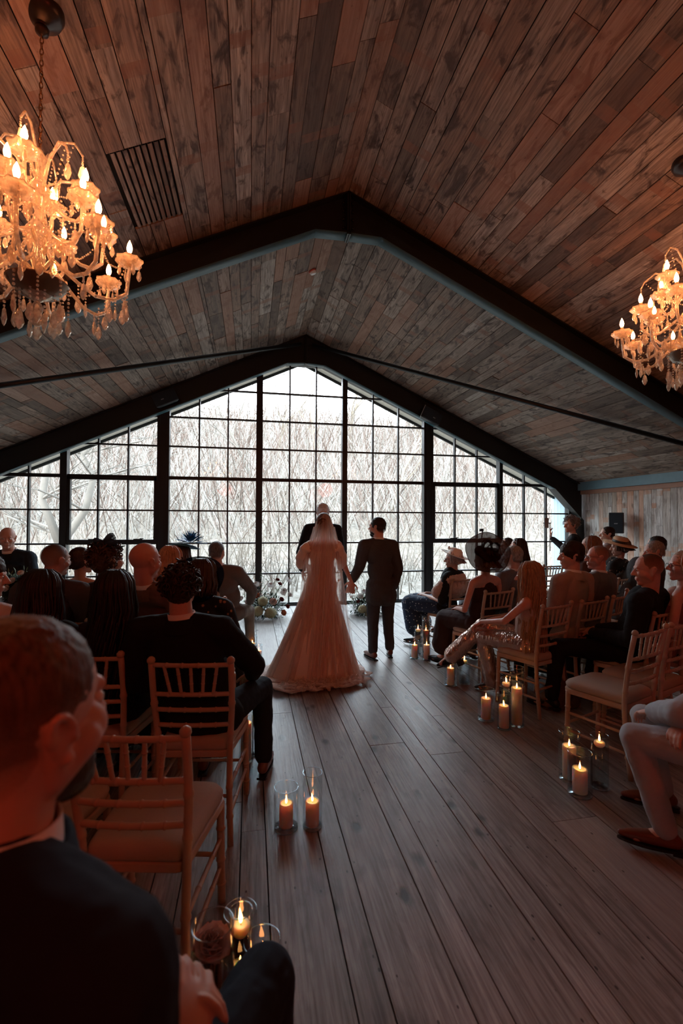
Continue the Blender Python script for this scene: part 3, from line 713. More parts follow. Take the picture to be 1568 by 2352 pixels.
def person(base, yawd, head, hyaw=None, hpitch=0, hroll=0, stand=False, label='', tone=(.62, .40, .31), hair='short', hcol=(.06, .035, .02), top=None, topkind='jacket',
           leg=None, legkind='trousers', sh=None, arms=None, legs=None, vox=.008, female=False, s=1.0, L=.35, collar=True, shoes=M_blackleather, glasses=False, beard=None, seed=1, hback=.06, w=1.0, hs=1.0, belly=0, group=None, hipz=None, lowleg=True, near=False, nk=.165):
    if not stand and not near: head = (head[0]*.965, head[1]*.965, 1.62-(1.62-head[2])*.965)
    bx, by, bz = (base[0], base[1], 0); ya = radians(yawd); hyaw = yawd if hyaw is None else hyaw
    Rb = Matrix.Rotation(-ya, 3, 'Z'); h = Rb @ V((head[0]-bx, head[1]-by, head[2]))
    Mh = Matrix.Rotation(radians(hyaw-yawd), 3, 'Z') @ Matrix.Rotation(radians(hpitch), 3, 'X') @ Matrix.Rotation(radians(hroll), 3, 'Y')
    hz = hipz if hipz else (.92 if stand else .56)
    pel = V((0, -.03 if not stand else 0, hz)); lean = (h-pel); lean.z = 0
    nb = h+V((-lean.x*.12, -lean.y*.12-.022, -nk*hs))
    shw = (.165 if female else .19)*w
    sL, sR = nb+V((-shw, 0, -.062)), nb+V((shw, 0, -.062)); SHD = (sL, sR)
    if arms is None:
        if stand: arms = {-1: ((-.27*w, -.02, nb.z-.36), (-.26*w, .08, nb.z-.60)), 1: ((.27*w, -.02, nb.z-.36), (.26*w, .08, nb.z-.60))}
        else: arms = {-1: (nb+V((-.25*w, .02, -.33)), V((-.05, .26, .66))), 1: (nb+V((.25*w, .02, -.33)), V((.05, .27, .67)))}
    else:
        A = {}
        for q in (-1, 1):
            if q in arms and arms[q] is not None: A[q] = tuple(V(p) for p in arms[q])
            else: A[q] = (nb+V((q*.25*w, .02, -.33)), V((q*.05, .26, .66))) if not stand else (V((q*.27*w, -.02, nb.z-.36)), V((q*.26*w, .08, nb.z-.60)))
        arms = A
    if legs is None:
        legs = {q: ((q*.10, .40, .53), (q*.11, .42, .10)) for q in (-1, 1)} if not stand else {q: ((q*.10, .02, .50), (q*.11, .0, .085)) for q in (-1, 1)}
    hips = {q: pel+V((q*.09, 0, -.0 if not stand else -.05)) for q in (-1, 1)}
    # ---- the body, one continuous surface
    bm = B(); head_parts(bm, h, Mh, s*hs, female=female)
    nr = (.045 if female else .058)*(1.08 if near else 1)
    rcone(bm, nb+V((0, .0, -.03)), h+Mh @ V((0, -.022, -.045)), nr*1.08, nr*.98)
    tr = 1.0
    rcone(bm, sL+V((.02, 0, 0)), sR-V((.02, 0, 0)), .048, .048); rcone(bm, nb-V((0, 0, .01)), sL+V((.03, 0, .01)), .04, .042); rcone(bm, nb-V((0, 0, .01)), sR+V((-.03, 0, .01)), .04, .042)
    ch = nb.lerp(pel, .32); wa = nb.lerp(pel, .66); ell(bm, ch, (.145*w, .095, .17)); ell(bm, wa, (.128*w, .092+belly*.5, .16)); ell(bm, pel, (.155*w, .11, .12))
    AR = .78 if female else 1
    for q in (-1, 1):
        S0 = SHD[0 if q < 0 else 1]; el, wr = V(arms[q][0]), V(arms[q][1])
        rcone(bm, S0, el, .047*AR, .038*AR); rcone(bm, el, wr, .039*AR, .025*AR)
        d = (wr-el).normalized(); hd = arms[q][2] if len(arms[q]) > 2 else ((d+V((-q*.5, .3, -.2))) if not stand else d); nn = arms[q][3] if len(arms[q]) > 3 else (V((q*.15, 0, 1)) if not stand else V((q, 0, 0)))
        hand(bm, wr, hd, nn, -q if not stand else -q, .75, .95 if female else 1.03)
        kn, an = V(legs[q][0]), V(legs[q][1]); rcone(bm, hips[q], kn, .082, .052)
        if lowleg: rcone(bm, kn, an, .052, .033); td = legs[q][2] if len(legs[q]) > 2 else V((q*.15, 1, 0)); rcone(bm, an, an+V(td).normalized()*.13+V((0, 0, -.045)), .033, .024)
    root = obj('person', bm, skin(tone)); root.location = (bx, by, bz); root.rotation_euler = (0, 0, ya); sculpt(root, vox*.75, 8 if vox < .005 else 4)
    tag(root, label, 'person', group)
    T = lambda p: h+Mh @ (V(p)*s*hs)
    for q in (-1, 1):
        bm = B(); ell(bm, T((q*.030, .077, .006)), .0105*s*hs, None, 10, 8); e = obj('eye', bm, M_eye, root)
        bm = B(); ell(bm, T((q*.030, .0845, .006)), .0055*s*hs, None, 8, 6); obj('iris', bm, M_iris, e)
    if glasses:
        bm = B()
        for q in (-1, 1):
            tube(bm, [T((q*.031+.020*cos(a), .096, .004+.016*sin(a))) for a in [k*2*pi/14 for k in range(15)]], .0016, 5); tube(bm, [T((q*.052, .094, .010)), T((q*.079, .04, .012)), T((q*.081, -.02, .006))], .0016, 5)
        tube(bm, [T((-.011, .098, .010)), T((.011, .098, .010))], .0016, 5); obj('glasses', bm, M_black, root)
    if hair not in (None, 'bald'): make_hair(hair, h, Mh, s*hs, hcol, seed, root, min(vox, .006), L, hback)
    if beard:
        bm = B(); e = lambda p, r: ell(bm, T(p), tuple(x*s*hs for x in r), Mh, 18, 12)
        e((0, .060, -.092), (.038, .034, .032)); e((-.036, .030, -.068), (.022, .042, .032)); e((.036, .030, -.068), (.022, .042, .032)); rcone(bm, T((-.02, .090, -.047)), T((.02, .090, -.047)), .008, .008)
        sculpt(obj('beard', bm, hairm(beard), root), .005, 2, .006, .012)
    # ---- clothes
    if top:
        bm = B(); jk = topkind; ex = .022 if jk == 'jacket' else .010; A2 = (.030 if jk == 'jacket' else .012)
        if jk in ('jacket', 'shirt', 'blouse'):
            rcone(bm, sL, sR, .058+ex*.6, .058+ex*.6); rcone(bm, nb-V((0, .005, .012)), sL+V((.012, 0, .006)), .058, .056+ex); rcone(bm, nb-V((0, .005, .012)), sR+V((-.012, 0, .006)), .058, .056+ex)
            ell(bm, nb.lerp(pel, .28), (.165*w+ex, .108+ex, .19))
        else: ell(bm, nb.lerp(pel, .36), (.150*w+ex, .102+ex, .14))
        ell(bm, wa, (.145*w+ex+belly*.3, .100+ex+belly, .20)); ell(bm, pel+V((0, 0, .0)), (.168*w+ex+.01, .128+ex+belly, .13))
        rcone(bm, ch, pel, .125, .13)
        if stand and jk == 'jacket': ell(bm, pel-V((0, 0, .06)), (.188*w, .142, .16)); rcone(bm, pel+V((-.06, 0, -.02)), pel+V((-.07, 0, -.14)), .12, .125); rcone(bm, pel+V((.06, 0, -.02)), pel+V((.07, 0, -.14)), .12, .125)
        if jk in ('jacket', 'shirt', 'blouse'):
            for q in (-1, 1):
                S0 = SHD[0 if q < 0 else 1]; el, wr = V(arms[q][0]), V(arms[q][1])
                rcone(bm, S0, el, .052+A2, .043+A2*.8)
                if jk != 'blouse': rcone(bm, el, el.lerp(wr, .88), .043+A2*.8, .032+A2*.6)
        o = obj('jacket' if jk == 'jacket' else 'shirt' if jk == 'shirt' else 'dress_top' if jk in ('dress', 'blouse') else 'top', bm, top, root); sculpt(o, vox, 4, .016 if jk == 'jacket' else .008, .09)
    if collar and topkind in ('jacket', 'shirt'):
        bm = B(); ax = ((h+Mh @ V((0, -.022, -.045)))-nb).normalized(); x, y = frame_of(ax); Mc = Matrix((x, y, ax)).transposed()
        lathe(bm, [(nr*1.10, -.012), (nr*1.16, .010), (nr*1.14, .038), (nr*1.20, .039), (nr*1.32, .008), (nr*1.40, -.012)], 24, nb, M=Mc.to_4x4()); obj('shirt_collar', bm, M_shirt if sh is None else sh, root)
        if topkind == 'jacket':
            bm = B(); lathe(bm, [(nr*1.36, -.03), (nr*1.34, .018), (nr*1.50, .020), (nr*1.85, -.035), (nr*1.9, -.05)], 24, nb-ax*.006, M=Mc.to_4x4()); obj('jacket_collar', bm, top, root)
            for q in (-1, 1):               # shirt cuffs
                el, wr = V(arms[q][0]), V(arms[q][1]); bm = B(); tube(bm, [el.lerp(wr, .84), el.lerp(wr, .955)], [.036, .035], 14); obj('shirt_cuff', bm, M_shirt if sh is None else sh, root)
    if leg:
        bm = B()
        ell(bm, pel-V((0, 0, .01)), (.175*w, .135, .125))
        for q in (-1, 1):
            kn, an = V(legs[q][0]), V(legs[q][1])
            if legkind == 'trousers': rcone(bm, hips[q], kn, .098, .070); rcone(bm, kn, kn.lerp(an, .5), .069, .062); rcone(bm, kn.lerp(an, .5), kn.lerp(an, .93), .060, .056)
            elif legkind == 'flare': rcone(bm, hips[q], kn, .098, .072); rcone(bm, kn, an, .068, .085)
            elif legkind == 'skirt':
                rcone(bm, hips[q], kn, .11, .10); rcone(bm, kn, kn.lerp(an, .65), .10, .13); 
        if legkind == 'skirt':
            k0, k1 = V(legs[-1][0]), V(legs[1][0]); a0, a1 = V(legs[-1][1]), V(legs[1][1])
            rcone(bm, k0, k1, .10, .10); rcone(bm, k0.lerp(a0, .3), k1.lerp(a1, .3), .11, .11); rcone(bm, k0.lerp(a0, .6), k1.lerp(a1, .6), .125, .125); rcone(bm, pel, (k0+k1)/2, .12, .11)
        o = obj('trousers' if legkind in ('trousers', 'flare') else 'skirt', bm, leg, root); sculpt(o, vox, 4, .014, .08)
    if lowleg and shoes:
        for q in (-1, 1):
            td = V(legs[q][2] if len(legs[q]) > 2 else (q*.15, 1, 0)); shoe(root, V(legs[q][1])-V((0, 0, .0)), td, shoes, heel=female)
    root['_h'] = tuple(h); return root, h, Mh
NAVY = cloth((.012, .017, .03)); BLACK = cloth((.010, .010, .012)); BROWN = cloth((.16, .115, .095), var=.35); GREY = cloth((.15, .155, .165), var=.3); TAN = cloth((.40, .31, .25), var=.2)
CHAR = cloth((.060, .055, .055), var=.35); PALE = cloth((.40, .43, .46), var=.12, scale=60); WHITE = cloth((.75, .74, .74), var=.06)
DFLOR = None
def floral(base, spots, sc=26, thr=.24):
    t = NT('floral_cloth'); co = t.n('TexCoord').outputs['Object']; v = t.n('TexVoronoi'); t.l(co, v.inputs['Vector']); v.inputs['Scale'].default_value = sc
    m = t.ramp(v.outputs['Distance'], [(thr, 1.), (thr+.08, 0.)]); t.bsdf(color=t.mix(m, base, spots), rough=.8); return t.m
def sit(k, dx=0, dy=0): x, y, a = S[k]; a = radians(a); return (x+cos(a)*dx-sin(a)*dy, y+sin(a)*dx+cos(a)*dy)
def hat(par, h, Mh, prof, mat, tilt=(0, 0), off=(0, -.01, .08), flute=None, name='hat', n=36):
    M = Mh.to_4x4() @ Matrix.Translation(off) @ Matrix.Rotation(radians(tilt[0]), 4, 'X') @ Matrix.Rotation(radians(tilt[1]), 4, 'Y')
    bm = B(); lathe(bm, prof, n, h, flute, M=M); o = obj(name, bm, mat, par)
    sd = o.modifiers.new('solid', 'SOLIDIFY'); sd.thickness = .003; return o, M
def ribbon_loops(par, h, M, n, size, mat, seed, name='ribbon', w=.012, c=(0, 0, 0)):
    R = random.Random(seed); bm = B()
    for k in range(n):
        a = R.uniform(0, 2*pi); el = R.uniform(.1, 1.3); d = V((cos(a)*cos(el), sin(a)*cos(el), sin(el))); x, y = frame_of(d); L_ = size*R.uniform(.7, 1.2)
        pts = []
        for j in range(12): t = j/11*2*pi; pts.append(V(h)+(M @ (V(c)+d*L_*.5*(1-cos(t))+x*L_*.35*sin(t)).to_4d()).to_3d())
        tube(bm, pts, w, 6, flat=.15)
    return obj(name, bm, mat, par)
M_sinamay = None
def net(c, tr=.35):
    t = NT('net'); co = t.n('TexCoord').outputs['Object']; a = t.noise(co, 40, 2); tp = t.n('BsdfTransparent'); d = t.n('BsdfDiffuse'); d.inputs[0].default_value = (*c, 1); tl_ = t.n('BsdfTranslucent'); tl_.inputs[0].default_value = (*c, 1)
    m1 = t.n('MixShader'); m1.inputs[0].default_value = .4; t.l(d.outputs[0], m1.inputs[1]); t.l(tl_.outputs[0], m1.inputs[2])
    m = t.n('MixShader'); t.l(t.math('ADD', t.math('MULTIPLY', a, .3), tr-.15), m.inputs[0]); t.l(m1.outputs[0], m.inputs[1]); t.l(tp.outputs[0], m.inputs[2]); t.l(m.outputs[0], t.out.inputs[0]); return t.m
# --- near left: the man closest to the camera
person((-.37, .56), -38, (-.283, .66, 1.365), -30, -2, near=True, nk=.135, label='person in a dark navy suit with cropped brown hair, seated nearest the camera, hands clasped', hair='fade', hcol=(.11, .055, .03), top=NAVY, leg=cloth((.016, .024, .038)), vox=.0048, hs=1.06, w=1.08, seed=3, beard=(.05, .03, .02),
       arms={-1: ((-.28, .12, .92), (-.06, .37, .765), (.7, .5, .1), (-.2, .3, 1)), 1: ((.27, .04, .93), (.075, .35, .755), (-.55, .75, .35), (.5, .2, 1))}, legs={-1: ((-.16, .50, .57), (-.16, .50, .1)), 1: ((.0, .66, .575), (.03, .66, .1))}, hipz=.59)
# --- left side guests
B_ = sit('B'); person(B_, -10, (-.382, 2.70, 1.245), 4, 0, label='person in a black suit with short curly dark hair, back to camera by the aisle', hair='curly', hcol=(.035, .02, .014), top=BLACK, leg=cloth((.014, .02, .032)), vox=.007, hs=1.02, w=1.12, seed=4, shoes=M_leather,
       arms={-1: None, 1: ((.25, .08, .80), (.20, .34, .66))}, legs={-1: ((-.10, .42, .55), (-.12, .42, .1)), 1: ((.25, .42, .55), (.27, .38, .10), (.1, 1, 0))})
person(sit('C'), -11, (-.775, 2.93, 1.19), -16, 0, label='person with very long black hair seated left of the black-suited man', female=True, hair='long', hcol=(.010, .007, .006), top=cloth((.02, .02, .03)), topkind='blouse', leg=BLACK, legkind='skirt', L=.55, hs=1.04, seed=5, collar=False)
person(sit('C2'), -12, (-1.165, 2.95, 1.20), -35, -4, label='person with shoulder-length dark brown hair seated second from the aisle', female=True, hair='long', hcol=(.014, .009, .007), top=BLACK, topkind='blouse', leg=BLACK, legkind='skirt', L=.30, seed=6, collar=False)
person(sit('C3', .22, .02), -14, (-1.50, 3.02, 1.285), -78, -6, label='young person in a white shirt at the left edge, face turned to the right', hair='thick', hcol=(.05, .03, .02), top=WHITE, topkind='shirt', leg=NAVY, seed=7, tone=(.66, .42, .33))
person(sit('L3a'), -10, (-.345, 3.60, 1.20), -25, 0, label='person hidden behind a round navy disc hat, third row by the aisle', female=True, hair='bob', hcol=(.05, .03, .02), top=floral((.01, .012, .018), (.45, .25, .18), 22, .2), topkind='blouse', leg=BLACK, legkind='skirt', L=.1, seed=8, collar=False)
hp = bpy.context.scene.objects['person.005'] if 'person.005' in bpy.data.objects else None
def last(): return [o for o in COL.objects if o.name.startswith('person') and o.parent is None][-1]
o = last(); h = V(o['_h']); Mh = Matrix.Rotation(radians(15), 3, 'Z')
ho, M_ = hat(o, h, Mh, [(.004, .02), (.04, .03), (.10, .022), (.155, .0), (.17, -.012)], net((.01, .02, .04), .2), (66, 0), (-.03, -.03, -.005), lambda a, r, z: .05*sin(3*a)*(r > .08), 'disc_hat')
ribbon_loops(ho, h, M_, 7, .12, plain((.008, .014, .03), .4), 8, w=.010)
person(sit('L3b', .07), -10, (-.705, 3.36, 1.335), -38, 2, label='bald person in a brown tweed jacket, third row on the left', hair=None, top=BROWN, leg=GREY, tone=(.64, .36, .28), w=1.12, hs=1.05, seed=9)
person(sit('L3c', .06), -12, (-1.085, 3.86, 1.30), -40, 0, label='person with curly brown hair and a grey ribboned headpiece', female=True, hair='curly', hcol=(.09, .045, .025), top=floral((.02, .012, .012), (.25, .06, .05), 18, .2), topkind='blouse', leg=BLACK, legkind='skirt', seed=10, collar=False, hs=1.1)
o = last(); h = V(o['_h']); ribbon_loops(o, h, Matrix.Translation((0, -.02, .09)), 13, .11, net((.06, .075, .09), .25), 10, 'headpiece', .02)
person(sit('L3d', .10), -13, (-1.44, 3.84, 1.31), -30, 0, label='bald person in a brown jacket beside the white flower arrangement', hair='crop', hcol=(.06, .04, .03), top=cloth((.07, .055, .05)), leg=NAVY, tone=(.58, .36, .28), seed=11, w=1.1)
person(sit('L4c', .12), -12, (-1.53, 4.66, 1.24), -45, 0, label='person with a dark brown updo and a white shoulder strap', female=True, hair='updo', hcol=(.045, .022, .016), top=cloth((.72, .62, .52)), topkind='dress', leg=WHITE, legkind='skirt', seed=12, collar=False)
person(sit('L4b', .10), -10, (-.735, 4.62, 1.245), -30, 0, label='person with straight shoulder-length blonde hair on the left side', female=True, hair='long', hcol=(.55, .30, .16), top=cloth((.45, .38, .32)), topkind='blouse', leg=GREY, legkind='skirt', L=.22, seed=13, collar=False)
person(sit('L5b', .10), -10, (-.76, 5.45, 1.22), -25, 0, label='person wearing a hat of bright blue flowers and feathers', female=True, hair='bob', hcol=(.08, .05, .04), top=cloth((.03, .07, .12)), topkind='blouse', leg=NAVY, legkind='skirt', L=.08, seed=14, collar=False)
o = last(); h = V(o['_h']); ho, M_ = hat(o, h, Mh, [(.004, .04), (.06, .035), (.12, .02), (.17, .0)], plain((.02, .12, .2), .6), (-8, 8), (.02, -.01, .09), None, 'blue_hat')
bm = B(); R = random.Random(5)
for k in range(70):
    a = R.uniform(0, 6.3); el = R.uniform(.0, 1.4); d = V((cos(a)*cos(el)*1.5, sin(a)*cos(el), sin(el)*1.1)); c = h+(M_ @ V((.06, -.03, .05, 1))).to_3d(); x, y = frame_of(d); b0 = c+d*.02
    vs = [bm.verts.new(p) for p in (b0, b0+d*.055+x*.026, b0+d*.11+y*.012, b0+d*.055-x*.026)]; bm.faces.new(vs)
obj('blue_flowers', bm, plain((.01, .20, .48), .45), ho)
bm = B()
for k in range(7):
    a = k*.9; q = h+V((.02+.05*cos(a), -.02, .15)); tube(bm, [q, q+V((.03*cos(a), .01, .05)), q+V((.06*cos(a), .01, .08))], [.002, .010, .002], 6, flat=.2)
obj('feathers', bm, plain((.45, .62, .72), .6), ho)
person(sit('L5a', .20, .2), -8, (-.385, 5.55, 1.245), -18, 0, label='person with short grey hair in a brown jacket at the front left by the flowers', hair='short', hcol=(.12, .115, .11), top=cloth((.13, .10, .085), var=.3), leg=cloth((.2, .16, .13)), seed=15, w=1.15, hs=1.02, arms={-1: None, 1: ((.27, .03, .80), (.22, .24, .62))}, legs={-1: None or ((-.1, .4, .53), (-.11, .42, .1)), 1: ((.20, .28, .52), (.22, .30, .1))})
person((-2.72, 6.15), 170, (-2.77, 6.0, 1.40), 200, -8, label='balding person in a navy suit and tie facing the room at the far left', hair='fringe', hcol=(.3, .28, .26), top=cloth((.02, .035, .05)), leg=NAVY, seed=16, w=1.1, hipz=.62, stand=False)
o = last(); h = V(o['_h']); bm = B(); prism(bm, [(-.018, 0, 0), (.018, 0, 0), (.03, .0, -.28), (0, .0, -.32), (-.03, .0, -.28)], (0, .012, 0)); t_ = obj('necktie', bm, plain((.02, .03, .06), .5), o, False); t_.location = h+V((0, .10, -.20))
# --- the couple and the officiant
def groom():
    g, h, Mh = person((1.52, 5.30), 6, (1.475, 5.32, 1.545), 48, 0, stand=True, label='groom in a dark brown-grey suit with dark hair and beard, holding the bride\'s hand', hair='short', hcol=(.03, .022, .018), top=CHAR, leg=cloth((.05, .05, .055), var=.3), beard=(.03, .02, .015), seed=20, vox=.007, w=.92, hs=.98, shoes=M_leather, tone=(.62, .37, .28), hipz=.86,
        arms={-1: ((-.27, -.02, 1.10), (-.365, .0, .92), (-.3, -.1, -.9), (0, -1, .1)), 1: ((.205, -.03, 1.05), (.18, .05, .80))}, legs={-1: ((-.10, .0, .46), (-.115, -.04, .085), (-.25, -1, 0) if False else (-.2, 1, 0)), 1: ((.10, .03, .46), (.125, .02, .085), (.3, 1, 0))})
groom()
person((.93, 6.15), 180, (.95, 6.15, 1.72), 176, -6, stand=True, label='officiant with white hair in a black suit standing in front of the couple', hair='thick', hcol=(.75, .76, .78), top=BLACK, leg=BLACK, seed=21, hipz=.95)
def bride():
    g, h, Mh = person((.75, 4.92), -4, (.775, 4.95, 1.585), -14, 0, stand=True, female=True, label='bride in an off-the-shoulder blush tulle gown and long veil, seen from behind', hair='updo', hcol=(.16, .09, .05), top=None, leg=None, seed=22, vox=.007, hs=.98, tone=(.66, .42, .34), hipz=.98, collar=False, lowleg=True, shoes=M_shirt,
        arms={-1: ((-.17, .10, 1.14), (-.08, .26, 1.05)), 1: ((.255, .06, 1.12), (.335, .08, .945), (.05, .0, -1), (0, -1, .1))}, legs={-1: ((-.07, .02, .5), (-.08, .02, .10)), 1: ((.07, .02, .5), (.08, .02, .10))})
    def tulle(c, op, nm, fold=1):
        t = NT(nm); co = t.n('TexCoord').outputs['Object']; a = t.noise(t.scale(co, (26, 26, 2.2)), 1, 3); f2 = t.noise(co, 300, 1)
        d = t.n('BsdfDiffuse'); d.inputs[0].default_value = (*c, 1); tl_ = t.n('BsdfTranslucent'); tl_.inputs[0].default_value = (*c, 1); tp = t.n('BsdfTransparent'); m1 = t.n('MixShader'); m1.inputs[0].default_value = .35
        t.l(d.outputs[0], m1.inputs[1]); t.l(tl_.outputs[0], m1.inputs[2]); lw = t.n('LayerWeight'); lw.inputs[0].default_value = .5
        al = t.math('ADD', t.math('ADD', t.math('MULTIPLY', lw.outputs['Facing'], .45), t.math('MULTIPLY', a, .25)), op-.12, clamp=True)
        m = t.n('MixShader'); t.l(al, m.inputs[0]); t.l(tp.outputs[0], m.inputs[1]); t.l(m1.outputs[0], m.inputs[2]); t.l(m.outputs[0], t.out.inputs[0]); return t.m
    silk = cloth((.80, .66, .58), .6, .08, 120)
    bm = B(); nbz = h.z-.165
    prof = [(.128, 1.00), (.118, 1.06), (.112, 1.11), (.122, 1.18), (.140, 1.25), (.150, 1.295)]
    lathe(bm, prof, 40, (.0, .0, 0), None, M=Matrix.Diagonal((1, .74, 1, 1))); o = obj('bodice', bm, silk, g); sd = o.modifiers.new('s', 'SOLIDIFY'); sd.thickness = .006
    bm = B()                                  # off-the-shoulder drape sleeves
    bm.free()
    for q in (-1, 1):
        bm = B(); rcone(bm, (q*.165, -.01, 1.33), (q*.215, .03, 1.22), .058, .066); rcone(bm, (q*.215, .03, 1.22), (q*.225, .06, 1.14), .064, .05); rcone(bm, (q*.14, -.06, 1.30), (q*.19, -.02, 1.32), .022, .05)
        o = obj('drape_sleeve', bm, silk, g); sculpt(o, .008, 3, .012, .04)
    # skirt layers
    R = random.Random(2)
    fold = [(R.uniform(0, 6.3), R.choice([9, 13, 17, 21, 26, 31]), R.uniform(.5, 1)) for _ in range(7)]
    def layer(name, mat, z0, k, seed, train=.0, par=g):
        bm = B(); rows = 46; cols = 220; G = []
        for j in range(rows+1):
            t = j/rows; ring = []
            for i in range(cols):
                a = 2*pi*i/cols; bk = max(0, -sin(a)); sx, sy = cos(a), sin(a)
                hem = .46+.05*max(0, -cos(a))+.08*bk*max(0, -cos(a)); rx = .118+(hem-.118)*min(1, t*1.16)**1.12
                f = 0
                for ph, n_, w_ in fold: f += w_*sin(a*n_+ph+seed+.5*sin(5*t+ph))
                amp = .0065*k*min(1, t*1.3)*(.4+t)
                r = rx*(1 if sy > 0 else 1)+f*amp
                if t < .86:
                    z = z0*(1-t/.86)+.02
                else:                         # the hem spreads on the floor, longest at the back
                    u = (t-.86)/.14; r += u*(.06+train*bk**1.5+.03*sin(a*3+1)); z = .022+.035*abs(sin(a*9+seed+u*7)*sin(a*17+u*9))*(.35+bk)*(1-u*.6)
                yy = sy*r*(.82 if sy > 0 else .80)
                ring.append(bm.verts.new((sx*r-.02-.06*t*t, yy-.02*t, z)))
            G.append(ring)
        for a_, b_ in zip(G, G[1:]):
            for i in range(cols): bm.faces.new((a_[i], a_[(i+1) % cols], b_[(i+1) % cols], b_[i]))
        return obj(name, bm, mat, par)
    layer('underskirt', silk, 1.04, .35, .3, .0)
    layer('tulle_skirt', tulle((.86, .70, .62), .42, 'tulle'), 1.06, 1.25, 1.7, .16)
    # long veil: from the crown down over the back of the skirt and out on the floor
    vt = tulle((.90, .76, .68), .30, 'veil_tulle')
    def veil(name, w0, w1, off, seed, rowsn=60, side=0):
        bm = B(); cols = 90; G = []; top = h+V((0, -.035, .105))
        for j in range(rowsn+1):
            t = j/rowsn; ring = []
            if t < .1: z = top.z-.10*(t/.1)**1.6; cy = top.y-.095*(t/.1)**.6; half = .03+.075*(t/.1)**.7
            elif t < .78:
                u = (t-.1)/.68; z = (top.z-.10)*(1-u)+.06*u; cy = top.y-.095-.03*u-(.24*max(0, u-.35)/.65); half = w0*(1-u)+w1*u if u > .25 else .105+(w0*.75+w1*.25-.105)*(u/.25)
            else:
                u = (t-.78)/.22; z = .05-.012*u; cy = top.y-.365-.22*u+side*.0; half = w1*(1+.12*u)
            for i in range(cols+1):
                v = i/cols*2-1; wrap = 1-.30*v*v if t < .78 else 1
                f = (sin(v*17+seed)+.7*sin(v*31+seed*2+t*4)+.5*sin(v*53+seed+t*3)); amp = .004+.012*min(1, t*1.4)
                x = top.x+v*half+side*t*t*.35; y = cy+(v*v*(.10 if t < .15 else .075+.14*t) if t < .78 else v*v*.10)+f*amp-off
                if t >= .78: u = (t-.78)/.22; z2 = z+.04*abs(f)*.45*(1-u*.5)+.01*sin(u*19+v*5); y -= .03*sin(v*6+seed)*u
                else: z2 = z-(.0 if t > .1 else .05*v*v*(t/.1))
                ring.append(bm.verts.new((x, y, max(z2, .012))))
            G.append(ring)
        for a_, b_ in zip(G, G[1:]):
            for i in range(cols): bm.faces.new((a_[i], a_[i+1], b_[i+1], b_[i]))
        o = obj(name, bm, vt, g); return o
    veil('veil', .13, .34, .0, .4); veil('veil_layer', .20, .24, .03, 2.2, side=-.55)
    # bunched train lying on the boards behind her
    bm = B(); R = random.Random(11)
    for k in range(46):
        a = radians(R.uniform(200, 318)); r0_ = R.uniform(.40, .48); pts = []; L_ = R.uniform(.12, .30); tw = R.uniform(-.9, .9)
        for i in range(9):
            u = i/8; aa = a+tw*u*.8; r_ = r0_+L_*sin(u*pi*.8); pts.append((cos(aa)*r_*1.05-.12, sin(aa)*r_*.86, .018+.032*sin(u*pi)*R.uniform(.6, 1.2)))
        tube(bm, pts, [.004]+[R.uniform(.018, .042) for _ in range(7)]+[.004], 9, flat=.32)
    obj('train_folds', bm, tulle((.88, .74, .66), .40, 'train_tulle'), g)
    return g
bride()
# --- right side guests
person(sit('O', -.06, .06), 40, (2.575, 5.62, 1.125), 78, -2, female=True, label='elderly person in a white brimmed hat, fur stole and navy floral skirt, front right', hair='bob', hcol=(.5, .47, .44), top=cloth((.015, .017, .02)), topkind='blouse', leg=floral((.010, .030, .075), (.5, .55, .62), 30, .17), legkind='skirt', L=.03, glasses=True, seed=30, collar=False, hs=.95, w=1.1,
       legs={-1: ((-.13, .42, .55), (-.10, .30, .10)), 1: ((.12, .44, .55), (.10, .32, .10))})
o = last(); h = V(o['_h']); Mh = Matrix.Rotation(radians(38), 3, 'Z')
ho, M_ = hat(o, h, Mh, [(.002, .085), (.05, .082), (.078, .06), (.088, .015), (.092, .0), (.14, -.008), (.185, .005)], cloth((.93, .90, .84), .7, .05), (18, -6), (0, -.03, .055), lambda a, r, z: .06*sin(2*a+.5)*(r > .12), 'brimmed_hat')
ribbon_loops(ho, h, M_, 6, .07, cloth((.86, .82, .76), .7, .05), 31, 'hat_flower', .012, (.04, .07, .03))
bm = B(); nb = h-V((0, .02, .17)); rcone(bm, nb+V((-.16, 0, -.08)), nb+V((.16, 0, -.08)), .085, .085); ell(bm, nb+V((0, -.02, -.16)), (.22, .15, .15)); rcone(bm, nb+V((-.17, .02, -.10)), nb+V((-.24, .10, -.22)), .075, .08); rcone(bm, nb+V((.17, .02, -.10)), nb+V((.22, .10, -.22)), .075, .08)
sculpt(obj('fur_stole', bm, cloth((.58, .45, .38), .95, .25, 40), o), .008, 2, .02, .02)
person(sit('N', 0, .02), 20, (2.47, 4.60, 1.205), 30, 2, female=True, label='person in a strapless dark dress and a huge round brown gauze hat', hair='bob', hcol=(.10, .06, .04), top=cloth((.045, .022, .022)), topkind='dress', leg=cloth((.05, .028, .028)), legkind='skirt', L=.05, seed=32, collar=False, tone=(.66, .38, .30), w=1.12)
o = last(); h = V(o['_h']); Mh = Matrix.Rotation(radians(-46), 3, 'Z')
ho, M_ = hat(o, h, Mh, [(.002, .035), (.05, .03), (.09, .012), (.14, .0), (.19, .006), (.225, .022)], net((.085, .042, .028), .30), (62, 10), (.03, -.07, .075), lambda a, r, z: .03*sin(5*a)*(r > .12), 'wide_gauze_hat', 60)
ribbon_loops(ho, h, M_, 12, .12, net((.045, .02, .015), .2), 33, 'hat_bow', .022, (0, 0, .01))
